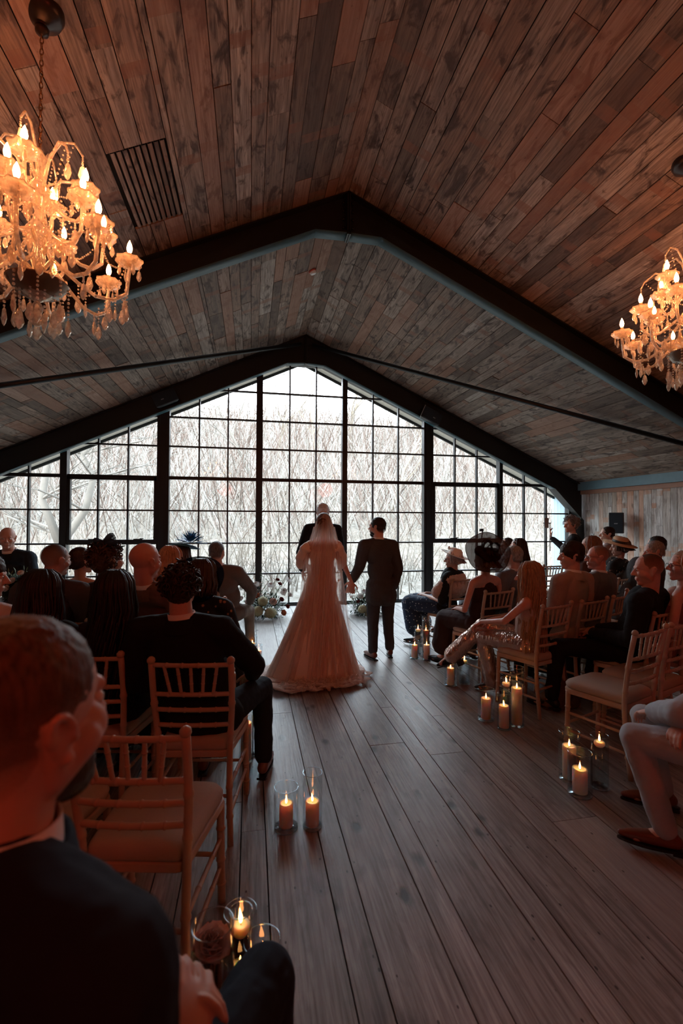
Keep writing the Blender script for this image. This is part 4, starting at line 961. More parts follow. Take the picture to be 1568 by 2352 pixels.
bm = B(); tube(bm, [h+(M_ @ V((.223*cos(a)*(1+.03*sin(5*a)), .223*sin(a)*(1+.03*sin(5*a)), .021, 1))).to_3d() for a in [k*2*pi/48 for k in range(49)]], .003, 6); obj('brim_wire', bm, plain((.02, .01, .008), .5), ho)
person(sit('N2', .0, .03), 22, (2.93, 4.80, 1.22), 35, 0, label='person in grey-brown trousers and brown brogues, legs crossed, mostly hidden by the brown hat', hair='short', hcol=(.3, .28, .25), top=GREY, leg=cloth((.085, .075, .07)), seed=34, shoes=M_leather, legs={-1: ((-.12, .42, .54), (-.12, .44, .1)), 1: ((-.14, .46, .63), (-.38, .58, .43), (-.9, .35, -.15))})
MET = None
def metallic():
    t = NT('metallic_lame'); co = t.n('TexCoord').outputs['Object']; a = t.noise(t.scale(co, (38, 38, 5)), 1, 2, .5, .6)
    p = t.bsdf(color=(.72, .52, .45), rough=.22, metal=.9); t.bump(a, .7, .016, p); return t.m
MET = metallic()
person(sit('D', -.02, .02), 38, (2.475, 3.80, 1.125), 50, -6, female=True, label='person with very long honey-blonde hair and metallic rose trousers, legs crossed towards the aisle', hair='long', hcol=(.40, .24, .13), top=cloth((.50, .36, .30), .35), topkind='dress', leg=MET, legkind='flare', L=.62, seed=35, collar=False, tone=(.66, .38, .30), hback=.02,
       arms={-1: ((-.26, .10, .76), (-.14, .36, .70), (.1, .8, -.5), (-.3, .2, 1)), 1: ((.2, .12, .75), (.0, .36, .69))}, legs={-1: ((-.02, .40, .53), (.05, .33, .12), (0, 1, -.3)), 1: ((.02, .42, .63), (-.04, .70, .31), (-.1, .9, -.45))})
person(sit('G', .0, .02), 22, (3.08, 4.02, 1.285), 72, -4, label='person in a tan jacket with short dark quiffed hair, profile facing left', hair='thick', hcol=(.03, .02, .015), top=TAN, leg=NAVY, seed=36, w=1.12, hs=1.05, tone=(.62, .38, .30))
person(sit('H', .0, .02), 26, (3.56, 4.24, 1.245), 68, 0, label='bald person with glasses in a grey jacket behind the man in tan', hair='crop', hcol=(.25, .2, .18), top=cloth((.13, .13, .135), var=.3), leg=GREY, glasses=True, seed=37, w=1.08, tone=(.66, .36, .29), hs=1.02)
person(sit('K', -.02, .04), 30, (3.14, 3.16+.02, 1.235), 62, -6, label='person with a shaved head in a black suit, right side, face turned left', hair='crop', hcol=(.07, .045, .035), top=BLACK, leg=BLACK, collar=False, seed=38, w=1.2, hs=1.03, tone=(.64, .38, .30), legs={-1: ((-.30, .42, .55), (-.34, .46, .1)), 1: ((.1, .46, .55), (.1, .46, .1))})
person(sit('K2', -.15, .0), 30, (3.47, 3.18, 1.255), 66, 4, female=True, label='person with short blonde hair and dark glasses at the right edge', hair='bob', hcol=(.45, .27, .17), top=cloth((.25, .12, .10)), topkind='dress', leg=BLACK, legkind='skirt', L=.03, glasses=True, seed=39, collar=False, tone=(.68, .44, .36))
person((4.62, 5.5), 30, (4.75, 4.60, 1.30) if False else (4.72, 4.52, 1.29), 60, -6, label='person with swept grey hair looking left, near the right edge', hair='short', hcol=(.26, .25, .24), top=CHAR, leg=GREY, seed=40, tone=(.60, .40, .33)) if False else None
person(sit('H3', .02, .0), 30, (4.62, 4.60, 1.275), 66, -8, label='person with swept grey hair looking left, near the right edge', hair='short', hcol=(.26, .25, .24), top=CHAR, leg=GREY, seed=40, tone=(.60, .40, .33))
person(sit('N3', .25, .1), 30, (5.00, 4.95, 1.32), 40, 0, label='person with dark hair half hidden behind the grey-haired man', hair='short', hcol=(.02, .015, .012), top=CHAR, leg=GREY, seed=41)
person((4.15, 5.10), 25, (4.12, 5.03, 1.315), 60, 0, female=True, label='person with layered brown and grey hair between the bald man and the straw hat', hair='bob', hcol=(.22, .13, .09), top=cloth((.10, .05, .04)), topkind='blouse', leg=BLACK, legkind='skirt', L=.12, seed=42, collar=False)
person(sit('Q', -.30, -.05), 25, (4.90, 5.42, 1.275), 60, -4, female=True, label='person in a straw boater with black band and dark floral dress', hair='bob', hcol=(.1, .06, .04), top=floral((.012, .012, .014), (.5, .3, .22), 20, .2), topkind='blouse', leg=BLACK, legkind='skirt', L=.02, seed=43, collar=False)
o = last(); h = V(o['_h']); Mh = Matrix.Rotation(radians(30), 3, 'Z'); straw = cloth((.55, .36, .22), .8, .2, 160)
ho, M_ = hat(o, h, Mh, [(.002, .075), (.07, .075), (.088, .06), (.094, .0), (.14, -.006), (.20, -.016)], straw, (12, -8), (0, -.01, .06), lambda a, r, z: .03*sin(2*a)*(r > .12), 'straw_boater')
bm = B(); lathe(bm, [(.0905, .036), (.0965, .034), (.0985, .004), (.0955, .002)], 36, h, M=M_); obj('hat_band', bm, M_black, ho)
person((5.70, 6.65), 40, (5.60, 6.45, 1.42), 70, 0, label='person with dark hair under the wall speaker at the back right', hair='short', hcol=(.03, .02, .016), top=cloth((.35, .28, .26)), leg=GREY, seed=44, hipz=.66)
person(sit('O3', -.02, .05), 30, (3.80, 6.10, 1.245), 82, 0, female=True, label='person with dark hair and glasses in a pale jacket, front right row', hair='bob', hcol=(.035, .02, .015), top=cloth((.5, .48, .46)), topkind='blouse', leg=GREY, legkind='skirt', L=.20, glasses=True, seed=45, collar=False)
person(sit('O4', -.05, .05), 30, (4.02, 6.75, 1.235), 95, 0, label='person with a short beard, grey suit and dark tie beyond the woman with glasses', hair='short', hcol=(.05, .035, .03), top=cloth((.4, .42, .45)), leg=GREY, seed=46, beard=(.08, .05, .04))
# photographer with a phone on a stick
g, h, Mh = person((4.70, 6.0), 55, (4.60, 6.0, 1.575), 96, 0, stand=True, female=True, label='person with curly grey hair in black, standing and holding up a phone on a stick', hair='curly', hcol=(.24, .22, .20), top=BLACK, topkind='shirt', leg=BLACK, seed=47, sh=WHITE, hipz=.86, w=1.1, arms={-1: ((-.20, .16, 1.22), (-.02, .34, 1.38), (0, .2, 1), (0, 1, 0)), 1: None})
bm = B(); a = radians(55); q = V((4.70, 6.0, 0))+Matrix.Rotation(a, 3, 'Z') @ V((-.02, .36, 0))
st = empty('phone_gimbal', (q.x, q.y, 1.30)); tag(st, 'black selfie stick with a phone held up by the curly-haired photographer', 'phone stick')
tube(bm, [(0, 0, -.12), (0, 0, .30)], .006, 8); box(bm, (-.105, -.006, .290), (.012, .006, .305)); obj('stick', bm, M_black, st, False)
bm = B(); box(bm, (-.095, -.014, .225), (-.028, -.006, .375)); obj('phone', bm, plain((.25, .28, .28), .3), st, False)
# near right: the man in the pale suit, mostly outside the frame
sx, sy, _ = S['R']
def wl(p, b=(2.26, 1.70), yw=58):
    q = Matrix.Rotation(-radians(yw), 3, 'Z') @ V((p[0]-b[0], p[1]-b[1], p[2])); return tuple(q)
person((2.26, 1.70), 58, (2.44, 1.72, 1.34), 40, 0, near=True, label='person in a pale grey suit and brown brogues, cut off by the right edge', hair='short', top=PALE, leg=PALE, shoes=M_leather, vox=.007, seed=48, w=1.1,
       arms={-1: (wl((1.96, 1.80, .74)), wl((2.04, 2.04, .64))), 1: None}, legs={-1: (wl((1.915, 2.03, .53)), wl((2.0, 1.93, .10)), wl((-.82+2.26, .57+1.70, 0))), 1: (wl((2.16, 2.22, .53)), wl((2.28, 2.22, .10)), wl((-.8+2.26, .5+1.70, 0)))})
#PART4
# ------------------------------------------------------------------ ridge board, vent, smoke alarm
bm = B(); prism(bm, [(RX-.05, YB, RZ+.03), (RX+.05, YB, RZ+.03), (RX+.05, YB, RZ-.018), (RX, YB, RZ+.006), (RX-.05, YB, RZ-.018)], (0, YL, 0)); struct('trim_20', bm, plain((.10, .07, .055), .8))
Vd = V((-1, 0, -SL))/SLn; Nd = V((SL, 0, -1)).normalized()
ve = empty('ceiling_vent'); tag(ve, 'slatted wooden vent grille let into the left roof slope behind the big chandelier', 'vent')
bm = B(); v = 1.83; R = random.Random(4); uvl = bm.loops.layers.uv.new('UVMap'); cl = bm.loops.layers.float_color.new('rnd')
VY0, VY1, VV0, VV1 = 3.50, 4.34, 1.80, 2.235
for k in range(9):
    a = VV0+.012+k*(VV1-VV0-.02)/9; b = a+.030; P = V((RX, 0, RZ)); col = (R.random(), R.random()*.6, R.random(), 1); ou = R.uniform(0, 50)
    q = []
    for n_ in (.0, -.03):
        for (y, vv) in ((VY0, a), (VY1, a), (VY1, b), (VY0, b)): q.append((bm.verts.new(P+V((0, y, 0))+Vd*vv+Nd*n_), y, vv))
    for f in ((0, 1, 2, 3), (4, 5, 1, 0), (6, 7, 3, 2)):
        fc = bm.faces.new([q[i][0] for i in f])
        for lp, i in zip(fc.loops, f): lp[uvl].uv = (q[i][1]+ou, q[i][2]+ou); lp[cl] = col
obj('slats', bm, M_ceil, ve, False)
sm_ = empty('smoke_alarm', (.80, 6.25, cz(.80)-.002)); tag(sm_, 'small round white and red smoke alarm on the far roof slope', 'smoke alarm'); sm_.rotation_euler = (0, -atan2(SL, 1), 0)
bm = B(); lathe(bm, [(0, 0), (.055, 0), (.052, -.018), (0, -.020)], 24); obj('base', bm, plain((.55, .12, .08), .5), sm_)
bm = B(); lathe(bm, [(.046, -.019), (.042, -.042), (.02, -.05), (0, -.05)], 24); obj('cap', bm, plain((.8, .8, .78), .4), sm_)
# ------------------------------------------------------------------ loudspeakers
def spk(name, loc, w, h_, d, rot, label, logo=False):
    e = empty(name, loc); e.rotation_euler = rot; tag(e, label, 'speaker')
    bm = B(); prism(bm, [(-w/2, 0, -h_/2), (w/2, 0, -h_/2), (w*.36, -d, -h_/2), (-w*.36, -d, -h_/2)][::-1] if False else [(-w/2, 0, -h_/2), (w/2, 0, -h_/2), (w*.38, d, -h_/2), (-w*.38, d, -h_/2)], (0, 0, h_)); o = obj('cabinet', bm, plain((.014, .018, .022), .45), e, False)
    bv = o.modifiers.new('b', 'BEVEL'); bv.width = .012; bv.segments = 3
    bm = B(); box(bm, (-w/2+.012, -.012, -h_/2+.012), (w/2-.012, -.001, h_/2-.012)); g = obj('grille', bm, cloth((.02, .03, .038), .6, .3, 300), e, False)
    return e, g
e, g = spk('wall_speaker', (6.62, 7.40, 1.60), .24, .385, .24, (0, 0, radians(-52)), 'black loudspeaker on a bracket on the pale boarded right-hand wall')
bm = B(); box(bm, (-.02, .20, -.03), (.02, .44, .03)); obj('bracket', bm, M_black, e, False)
def text(s, size, mat, par, loc, rot):
    c = bpy.data.curves.new('lettering', 'FONT'); c.body = s; c.size = size; c.align_x = 'CENTER'; c.align_y = 'CENTER'; c.extrude = .0008
    t = bpy.data.objects.new('lettering', c); COL.objects.link(t); bpy.context.view_layer.update()
    me = bpy.data.meshes.new_from_object(t); bpy.data.objects.remove(t); o = bpy.data.objects.new('lettering', me); COL.objects.link(o); me.materials.append(mat)
    if par: o.parent = par
    o.location = loc; o.rotation_euler = rot; return o
M_let = plain((.7, .72, .72), .4)
text('BOSE', .024, M_let, e, (.0, -.0135, -.012), (pi/2, 0, 0))
e, g = spk('beam_speaker', (-1.50, 8.50, 3.77), .42, .24, .12, (0, radians(-24.8), 0), 'dark flat loudspeaker mounted on the left side of the gable beam'); text('BOSE', .02, M_let, e, (-.05, -.0135, -.02), (pi/2, 0, 0))
e, g = spk('beam_speaker', (3.47, 8.50, 3.69), .42, .24, .12, (0, radians(24.8), 0), 'dark flat loudspeaker with a pale end panel, right side of the gable beam'); text('BOSE', .02, M_let, e, (.05, -.0135, -.03), (pi/2, 0, 0))
bm = B(); prism(bm, [(-.222, -.012, -.12), (-.212, -.012, -.12), (-.17, .12, -.12), (-.18, .12, -.12)], (0, 0, .24)); obj('end_panel', bm, plain((.35, .38, .37), .5), e, False)
# sockets on the wall
for z, c, l in ((1.33, (.62, .64, .65), 'pale switch plate on the right-hand wall, the upper one'), (1.22, (.30, .31, .33), 'grey socket plate on the right-hand wall, below the switch')):
    bm = B(); box(bm, (XR-.012, 8.36, z-.045), (XR+.004, 8.45, z+.045)); s_ = obj('wall_plate', bm, plain(c, .4), None, False); tag(s_, l, 'switch')
    bm = B(); box(bm, (XR-.018, 8.39, z-.015), (XR-.011, 8.42, z+.015)); obj('rocker', bm, M_black, s_, False)
# phone tripod by the front rows
e = empty('phone_tripod', (3.72, 7.0, 0)); tag(e, 'thin black tripod holding a small camera above the brown hat', 'tripod')
bm = B(); tube(bm, [(0, 0, .5), (0, 0, 1.40)], .009, 8); obj('pole', bm, M_black, e)
for k in range(3):
    bm = B(); a = k*2.09; tube(bm, [(0, 0, .6), (.3*cos(a), .3*sin(a), .01)], .008, 7); obj('leg', bm, M_black, e)
bm = B(); tube(bm, [(0, 0, 1.40), (.02, 0, 1.44), (-.01, 0, 1.47)], .010, 7); box(bm, (-.035, -.02, 1.455), (.02, .02, 1.50)); obj('camera_head', bm, M_black, e)
# ------------------------------------------------------------------ candles in glass cylinders
def pillar(x, y, r, h_, label, z0=.012, float_=False, seed=0, grp='lit candles in glass cylinders on the floor'):
    R = random.Random(seed+17); bm = B()
    if float_: prof = [(0, 0), (r*.7, 0), (r, .012), (r*1.02, .024), (r*.9, .03), (r*.4, .026), (0, .025)]
    else: prof = [(0, 0), (r*.97, 0), (r, .006), (r, h_-.006), (r*.96, h_), (r*.72, h_-.004), (r*.5, h_-.010), (0, h_-.012)]
    lathe(bm, prof, 32); o = obj('floating_candle' if float_ else 'pillar_candle', bm, M_wax); o.location = (x, y, z0); tag(o, label, 'candle', grp)
    t = h_-.012 if not float_ else .025
    bm = B(); tube(bm, [(0, 0, t-.003), (.001, 0, t+.006), (.003, 0, t+.012)], .0011, 6); obj('wick', bm, M_wick, o)
    bm = B(); ph = R.uniform(-.006, .006); lathe(bm, [(.0004, t+.006), (.0042, t+.010), (.0062, t+.017), (.0050, t+.028), (.0025, t+.040), (.0003, t+.050)], 10, (0, 0, 0)); 
    for v in bm.verts: v.co.x += ph*((v.co.z-t)/.05)**2
    obj('flame', bm, M_flame, o); return o
def vase(x, y, r, h_, label, water=0, grp='glass cylinder vases on the floor'):
    bm = B(); w = .003
    lathe(bm, [(0, .0), (r*.94, 0), (r, .006), (r, h_-.001), (r-.0015, h_+.001), (r-w, h_-.001), (r-w, .014), (r*.9, .011), (0, .011)], 40); o = obj('glass_vase', bm, M_vase); o.location = (x, y, 0.001); tag(o, label, 'vase', grp)
    bm = B(); tube(bm, [((r-w/2)*cos(a), (r-w/2)*sin(a), h_) and V(((r-w/2)*cos(a), (r-w/2)*sin(a), h_)) for a in [k*2*pi/40 for k in range(41)]], .0019, 6); obj('rim', bm, M_rim, o)
    bm = B(); lathe(bm, [(0, .001), (r*.97, .001), (r*.97, .010), (0, .010)], 32); obj('base', bm, M_rim, o)
    if water:
        bm = B(); lathe(bm, [(0, .012), (r-.004, .012), (r-.004, water-.002), (r-.0045, water), (0, water)], 32); obj('water', bm, M_water, o)
    return o
def rimm():
    t = NT('thick_glass'); gl = t.n('BsdfGlossy'); gl.inputs['Roughness'].default_value = .05; gl.inputs[0].default_value = (.85, .95, 1, 1); tp = t.n('BsdfTransparent'); tp.inputs[0].default_value = (.85, .93, .95, 1)
    m = t.n('MixShader'); m.inputs[0].default_value = .38; t.l(tp.outputs[0], m.inputs[1]); t.l(gl.outputs[0], m.inputs[2]); t.l(m.outputs[0], t.out.inputs[0]); return t.m
M_rim = rimm(); M_water = thin_glass('water', (.92, .95, .96), .035)
CV = [ # x, y, vase r, vase h, candle r, candle h (0 = floating, -1 = none), where
 (.194, 2.47, .064, .215, .036, .120, 'nearer the brown shoe, left of the aisle pair'), (.331, 2.455, .052, .285, .036, .125, 'taller and right of the aisle pair'),
 (-.02, 3.20, .048, .32, .036, .245, 'behind the black-suited man\'s leg'), (.055, 3.27, .038, .30, .030, 0, 'thin one behind the black-suited man\'s shin'),
 (.03, 5.72, .055, .22, .036, .12, 'beside the bride\'s train on the left'), (.10, 5.52, .045, .16, .034, .08, 'small one beside the train'),
 (1.905, 5.21, .060, .20, .036, .145, 'shortest of the far right cluster'), (2.005, 5.36, .042, .34, .032, 0, 'thin water-filled one of the far right cluster'), (2.022, 5.12, .050, .46, .036, .165, 'tallest of the far right cluster'), (2.13, 5.42, .050, .44, .036, .26, 'rearmost of the far right cluster'),
 (1.943, 4.29, .062, .22, .037, .16, 'under the black heel, in front'), (2.02, 4.45, .055, .24, .036, .18, 'under the black heel, behind'), (2.10, 4.31, .052, .27, .030, 0, 'water-filled under the black heel'),
 (1.895, 3.50, .066, .25, .040, .165, 'widest of the middle right cluster'), (2.06, 3.47, .046, .34, .032, 0, 'water-filled in the middle right cluster'), (1.952, 3.325, .052, .28, .038, .17, 'nearest of the middle right cluster'), (2.085, 3.36, .055, .46, .041, .285, 'tallest of the middle right cluster'),
 (1.932, 2.45, .068, .25, .042, .14, 'nearest of the near right cluster'), (1.975, 2.60, .062, .30, .040, .20, 'behind in the near right cluster'), (2.10, 2.49, .052, .315, .030, 0, 'water-filled in the near right cluster'),
 (.045, 1.53, .060, .27, .038, .215, 'near the seated man\'s knee at the bottom'), (-.025, 1.62, .056, .30, .036, .10, 'behind the knee, beside the empty chair leg'), (-.02, 1.40, .034, .48, .026, 0, 'slim tall one beside the vase of flowers')]
for i, (x, y, vr, vh, cr, chh, wh) in enumerate(CV):
    if chh == 0:
        wl = vh-.055; vase(x, y, vr, vh, 'water-filled glass cylinder vase '+wh, wl); pillar(x, y, cr, 0, 'floating candle in the vase '+wh, wl-.012, True, i)
    else: vase(x, y, vr, vh, 'clear glass cylinder vase '+wh); pillar(x, y, cr, chh, 'lit ivory pillar candle in the vase '+wh, .014, False, i)
# ------------------------------------------------------------------ flowers
M_leafd = plain((.018, .04, .018), .6); M_leafl = plain((.10, .16, .07), .6)
def petal_rose(bm, c, d, r, seed, layers=5):
    R = random.Random(seed); d = V(d).normalized(); x, y = frame_of(d); c = V(c)
    for L_ in range(layers):
        n = 3+L_; rad = r*(.22+.78*L_/(layers-1)); op = .15+1.05*L_/(layers-1)
        for k in range(n):
            a = 2*pi*k/n+L_*.7+R.uniform(-.2, .2); rad_ = x*cos(a)+y*sin(a); tan = -x*sin(a)+y*cos(a); w = rad*1.25
            rows = []
            for j in range(5):
                u = j/4; out = rad*(.25+.75*sin(min(1, u*1.05)*pi/2)*op/1.2+.0); up = r*(.9*u*(1.15-op*.62))
                wd = w*(.35+.9*sin(min(u*1.2, 1)*pi*.62)); rows.append([bm.verts.new(c+rad_*(out-.18*rad*abs(s)**2)+tan*wd*.5*s+d*(up-.05*r*abs(s))) for s in (-1, -.4, .4, 1)])
            for p, q in zip(rows, rows[1:]):
                for i in range(3): bm.faces.new((p[i], p[i+1], q[i+1], q[i]))
def bloom(par, kind, c, r, mat, seed):
    bm = B(); R = random.Random(seed); d = (V(c)-V((0, .1, .05))).normalized()+V((0, -.5, .35))
    if kind == 'rose': petal_rose(bm, c, d, r, seed)
    elif kind == 'hydrangea':
        for k in range(70):
            n_ = V((R.gauss(0, 1), R.gauss(0, 1), R.gauss(0, 1))).normalized(); p = V(c)+V((n_.x, n_.y, n_.z*.8))*r; x, y = frame_of(n_); a0 = R.uniform(0, 3); s = r*.20
            for q in range(4):
                a = a0+q*pi/2; u = x*cos(a)+y*sin(a); w = -x*sin(a)+y*cos(a); bm.faces.new([bm.verts.new(v) for v in (p, p+u*s*.6+w*s*.45, p+u*s+n_*.004, p+u*s*.6-w*s*.45)])
        ell(bm, c, r*.9, None, 12, 8)
    elif kind == 'daisy':
        d = d.normalized(); x, y = frame_of(d)
        for ly in range(3):
            for k in range(18):
                a = 2*pi*k/18+ly*.2; u = x*cos(a)+y*sin(a); w = -x*sin(a)+y*cos(a); L_ = r*(1-.25*ly); up = d*(.01+.25*r*ly)
                bm.faces.new([bm.verts.new(v) for v in (V(c)+up*.5, V(c)+u*L_*.6+w*r*.10+up, V(c)+u*L_+up*.8, V(c)+u*L_*.6-w*r*.10+up)])
        ell(bm, V(c)+d*.004, r*.16, None, 8, 6)
    return obj({'rose': 'rose', 'hydrangea': 'hydrangea', 'daisy': 'chrysanthemum'}[kind], bm, mat, par)
def leaves(bm, c, n, r, seed, L=.06, zs=.8, wd=.3):
    R = random.Random(seed)
    for _ in range(n):
        d = V((R.gauss(0, 1), R.gauss(0, 1), R.gauss(.2, .8))).normalized(); p = V(c)+V((d.x*r[0], d.y*r[1], d.z*r[2]))*R.uniform(.5, 1.05); l = L*R.uniform(.6, 1.4)
        dd = (d+V((R.gauss(0, .5), R.gauss(0, .5), R.gauss(.1, .5)))).normalized(); x, y = frame_of(dd)
        if p.z < .01: continue
        bm.faces.new([bm.verts.new(v) for v in (p, p+dd*l*.5+x*l*wd*.6, p+dd*l, p+dd*l*.5-x*l*wd*.6)])
MW = plain((.80, .78, .75), .6); MP = plain((.78, .58, .52), .6); MO = plain((.62, .25, .13), .6); MR = plain((.22, .025, .02), .6); MY = plain((.40, .36, .20), .7); MLV = plain((.62, .50, .52), .6)
def arrangement(x, y, label, sc, blooms, seed, wispy=True, z=0):
    e = empty('flower_arrangement', (x, y, z)); tag(e, label, 'flowers')
    bm = B(); leaves(bm, (0, 0, .16*sc), 900, (.34*sc, .22*sc, .22*sc), seed, .07); leaves(bm, (0, 0, .05), 500, (.36*sc, .24*sc, .10), seed+1, .06); tag(obj('foliage', bm, M_leafd, e, False), kind='stuff')
    bm = B(); leaves(bm, (-.1*sc, 0, .24*sc), 380, (.36*sc, .2*sc, .26*sc), seed+2, .05, wd=.2); tag(obj('pale_foliage', bm, M_leafl, e, False), kind='stuff')
    R = random.Random(seed)
    if wispy:
        for k in range(12):
            a = R.uniform(-1.1, 1.1); H_ = R.uniform(.35, .62)*sc; bm = B(); b0 = V((R.uniform(-.25, .25)*sc, R.uniform(-.05, .1), .15*sc)); p = [b0+V((a*.25*sc*u, .0, H_*u))+V((.03*sin(u*5+k), 0, 0)) for u in (0, .25, .5, .75, 1)]
            tube(bm, p, [.003, .003, .0025, .002, .001], 5)
            for q in p[2:]: leaves(bm, q, 14, (.03, .03, .04), seed+k, .03, wd=.35)
            obj('stem', bm, M_leafl if k % 3 else plain((.25, .09, .06), .7), e)
    for i, (k, bx_, by_, bz_, r, m) in enumerate(blooms): bloom(e, k, (bx_, by_, bz_), r, m, seed+i*3)
    return e
arrangement(.22, 7.85, 'large floor arrangement of white and terracotta roses with hydrangeas, left of the bride', 1.0, [
 ('rose', -.25, -.22, .30, .052, MLV), ('rose', -.12, -.26, .40, .05, MO), ('rose', .14, -.28, .30, .06, MP), ('rose', -.31, -.20, .15, .042, MO), ('rose', .31, -.24, .11, .048, MO), ('rose', -.37, -.14, .34, .045, MW),
 ('hydrangea', -.10, -.24, .15, .095, MY), ('hydrangea', .10, -.26, .12, .10, MY), ('hydrangea', -.02, -.2, .30, .09, MY), ('rose', .28, -.20, .32, .04, MR), ('rose', .33, -.15, .46, .045, MW), ('rose', .42, -.12, .38, .045, MW),
 ('daisy', -.13, -.18, .57, .075, MW), ('daisy', .10, -.18, .55, .07, MW), ('daisy', -.36, -.1, .50, .06, MW), ('daisy', .40, -.1, .62, .07, MW), ('rose', .22, -.1, .63, .035, MR), ('rose', .26, -.1, .56, .035, MR), ('rose', .38, -.2, .20, .035, MR), ('daisy', .30, -.18, .42, .06, MW)], 50)
arrangement(1.98, 7.75, 'smaller floor arrangement with hydrangea and dark red blooms, behind the groom', .8, [
 ('hydrangea', -.14, -.2, .14, .08, MY), ('hydrangea', -.02, -.2, .06, .07, MY), ('rose', -.16, -.16, .34, .05, MW), ('daisy', -.10, -.16, .42, .06, MW), ('rose', -.2, -.16, .26, .03, MR), ('rose', .0, -.16, .32, .04, MO), ('rose', .1, -.2, .2, .045, MP)], 60)
# signing table at the far left with its flowers
e = empty('signing_table', (-2.55, 5.55, 0)); tag(e, 'small cloth-covered table at the far left carrying white flowers', 'table')
bm = B(); box(bm, (-.45, -.25, .72), (.45, .25, .75)); obj('tabletop', bm, plain((.3, .2, .15), .5), e, False)
for sx_ in (-1, 1):
    for sy_ in (-1, 1): bm = B(); tube(bm, [(sx_*.4, sy_*.2, 0), (sx_*.4, sy_*.2, .72)], .02, 8); obj('leg', bm, plain((.3, .2, .15), .5), e)
arrangement(-2.36, 5.52, 'low arrangement of white roses and dark leaves on the table at the far left', .62, [('rose', -.08, -.12, .22, .035, MW), ('rose', .06, -.14, .16, .035, MW), ('daisy', .0, -.12, .30, .04, MW), ('rose', .14, -.1, .2, .035, MW), ('rose', -.14, -.1, .14, .035, MW), ('daisy', .1, -.1, .27, .035, MW), ('rose', -.02, -.15, .12, .03, MW)], 70, False, .755)
# tall vase of flowers beside the near man
tv = vase(-.095, 1.345, .058, .50, 'tall glass vase holding a peach rose bouquet beside the near man\'s hands', .40)
e = empty('rose_bouquet', (-.095, 1.345, .02)); tag(e, 'peach rose and dark stems packed inside the tall glass vase beside the near man', 'flowers')
bm = B(); petal_rose(bm, (0, 0, .42), (.1, -.3, 1), .050, 80, 6); obj('rose', bm, MP, e)
bm = B(); R = random.Random(8)
for k in range(34):
    a = R.uniform(0, 6.3); r_ = R.uniform(.01, .040); tube(bm, [(r_*cos(a), r_*sin(a), .01), (r_*cos(a+.6), r_*sin(a+.6), .2), (r_*.8*cos(a+1), r_*.8*sin(a+1), .40)], .0035, 5)
leaves(bm, (0, 0, .2), 260, (.045, .045, .2), 9, .03); obj('stems', bm, plain((.16, .09, .05), .7), e)
# booklet, bag and tassel chain
x, y, a = S['E']; bm = B(); box(bm, (-.075, -.12, 0), (.085, .12, .0025)); b_ = obj('booklet', bm, plain((.30, .27, .26), .6), None, False); b_.location = (x+.03, y-.0, .5035); b_.rotation_euler = (0, 0, radians(42)); tag(b_, 'thin grey order-of-service booklet lying on the empty chair with the grey cushion', 'booklet')
bm = B(); box(bm, (-.075, -.12, .0026), (.085, .12, .004)); obj('inner_page', bm, plain((.42, .40, .38), .6), b_, False)
bm = B(); ell(bm, (0, 0, .13), (.15, .10, .13)); rcone(bm, (-.1, 0, .06), (.1, 0, .06), .09, .09); bag = obj('handbag', bm, cloth((.14, .08, .055), .6)); sculpt(bag, .008, 3, .03, .08); bag.location = (2.66, 3.62, 0.0); tag(bag, 'slouchy brown handbag on the floor under the blonde woman\'s chair', 'bag')
bm = B(); tube(bm, [(-.08, 0, .2), (-.05, 0, .34), (.05, 0, .34), (.08, 0, .2)], .006, 6); obj('handle', bm, M_leather, bag)
px_, py_ = 2.80, 2.72; bm = B()
for k in range(4):
    for j in range(46):
        u = j/45; ell(bm, (px_+.012*k+.03*u*sin(k+u*3), py_+.006*k+.012*sin(k*2+u*5), .93-.34*u-.02*k*u+(.02*sin(u*pi))), .0035, None, 6, 4)
tc_ = obj('beaded_chain', bm, plain((.55, .42, .25), .3, .8)); tag(tc_, 'beaded gold chain strap hanging over the post of the empty chair on the right', 'chain')
# ------------------------------------------------------------------ chandeliers
def crystal():
    t = NT('crystal'); tl_ = t.n('BsdfTranslucent'); tl_.inputs[0].default_value = (1, 1, .95, 1); gl = t.n('BsdfGlossy'); gl.inputs[0].default_value = (1, .92, .78, 1); gl.inputs['Roughness'].default_value = .08; tp = t.n('BsdfTransparent'); tp.inputs[0].default_value = (1, .93, .82, 1); df = t.n('BsdfDiffuse'); df.inputs[0].default_value = (1, 1, .95, 1)
    a = t.n('MixShader'); a.inputs[0].default_value = .45; t.l(tl_.outputs[0], a.inputs[1]); t.l(df.outputs[0], a.inputs[2])
    b = t.n('MixShader'); lw = t.n('LayerWeight'); lw.inputs[0].default_value = .5; t.l(t.math('ADD', t.math('MULTIPLY', lw.outputs['Facing'], .5), .16), b.inputs[0]); t.l(tp.outputs[0], b.inputs[1]); t.l(gl.outputs[0], b.inputs[2])
    c = t.n('MixShader'); co = t.n('TexCoord').outputs['Object']; t.l(t.math('ADD', t.math('MULTIPLY', t.noise(co, 60, 2), .5), .06), c.inputs[0]); t.l(b.outputs[0], c.inputs[1]); t.l(a.outputs[0], c.inputs[2]); t.l(c.outputs[0], t.out.inputs[0]); return t.m
M_cry = crystal(); M_brass = plain((.35, .19, .08), .35, .9)
def drop(bm, c, L, w, seed=0):            # faceted almond prism
    c = V(c); a = seed*1.3; prof = [(.0, 0), (w*.28, -L*.12), (w*.5, -L*.62), (w*.3, -L*.86), (0.0005, -L)]
    lathe(bm, [(max(r, .0005), z) for r, z in prof], 6, c, M=Matrix.Rotation(a, 4, 'Z') @ Matrix.Diagonal((1, .5, 1, 1)))
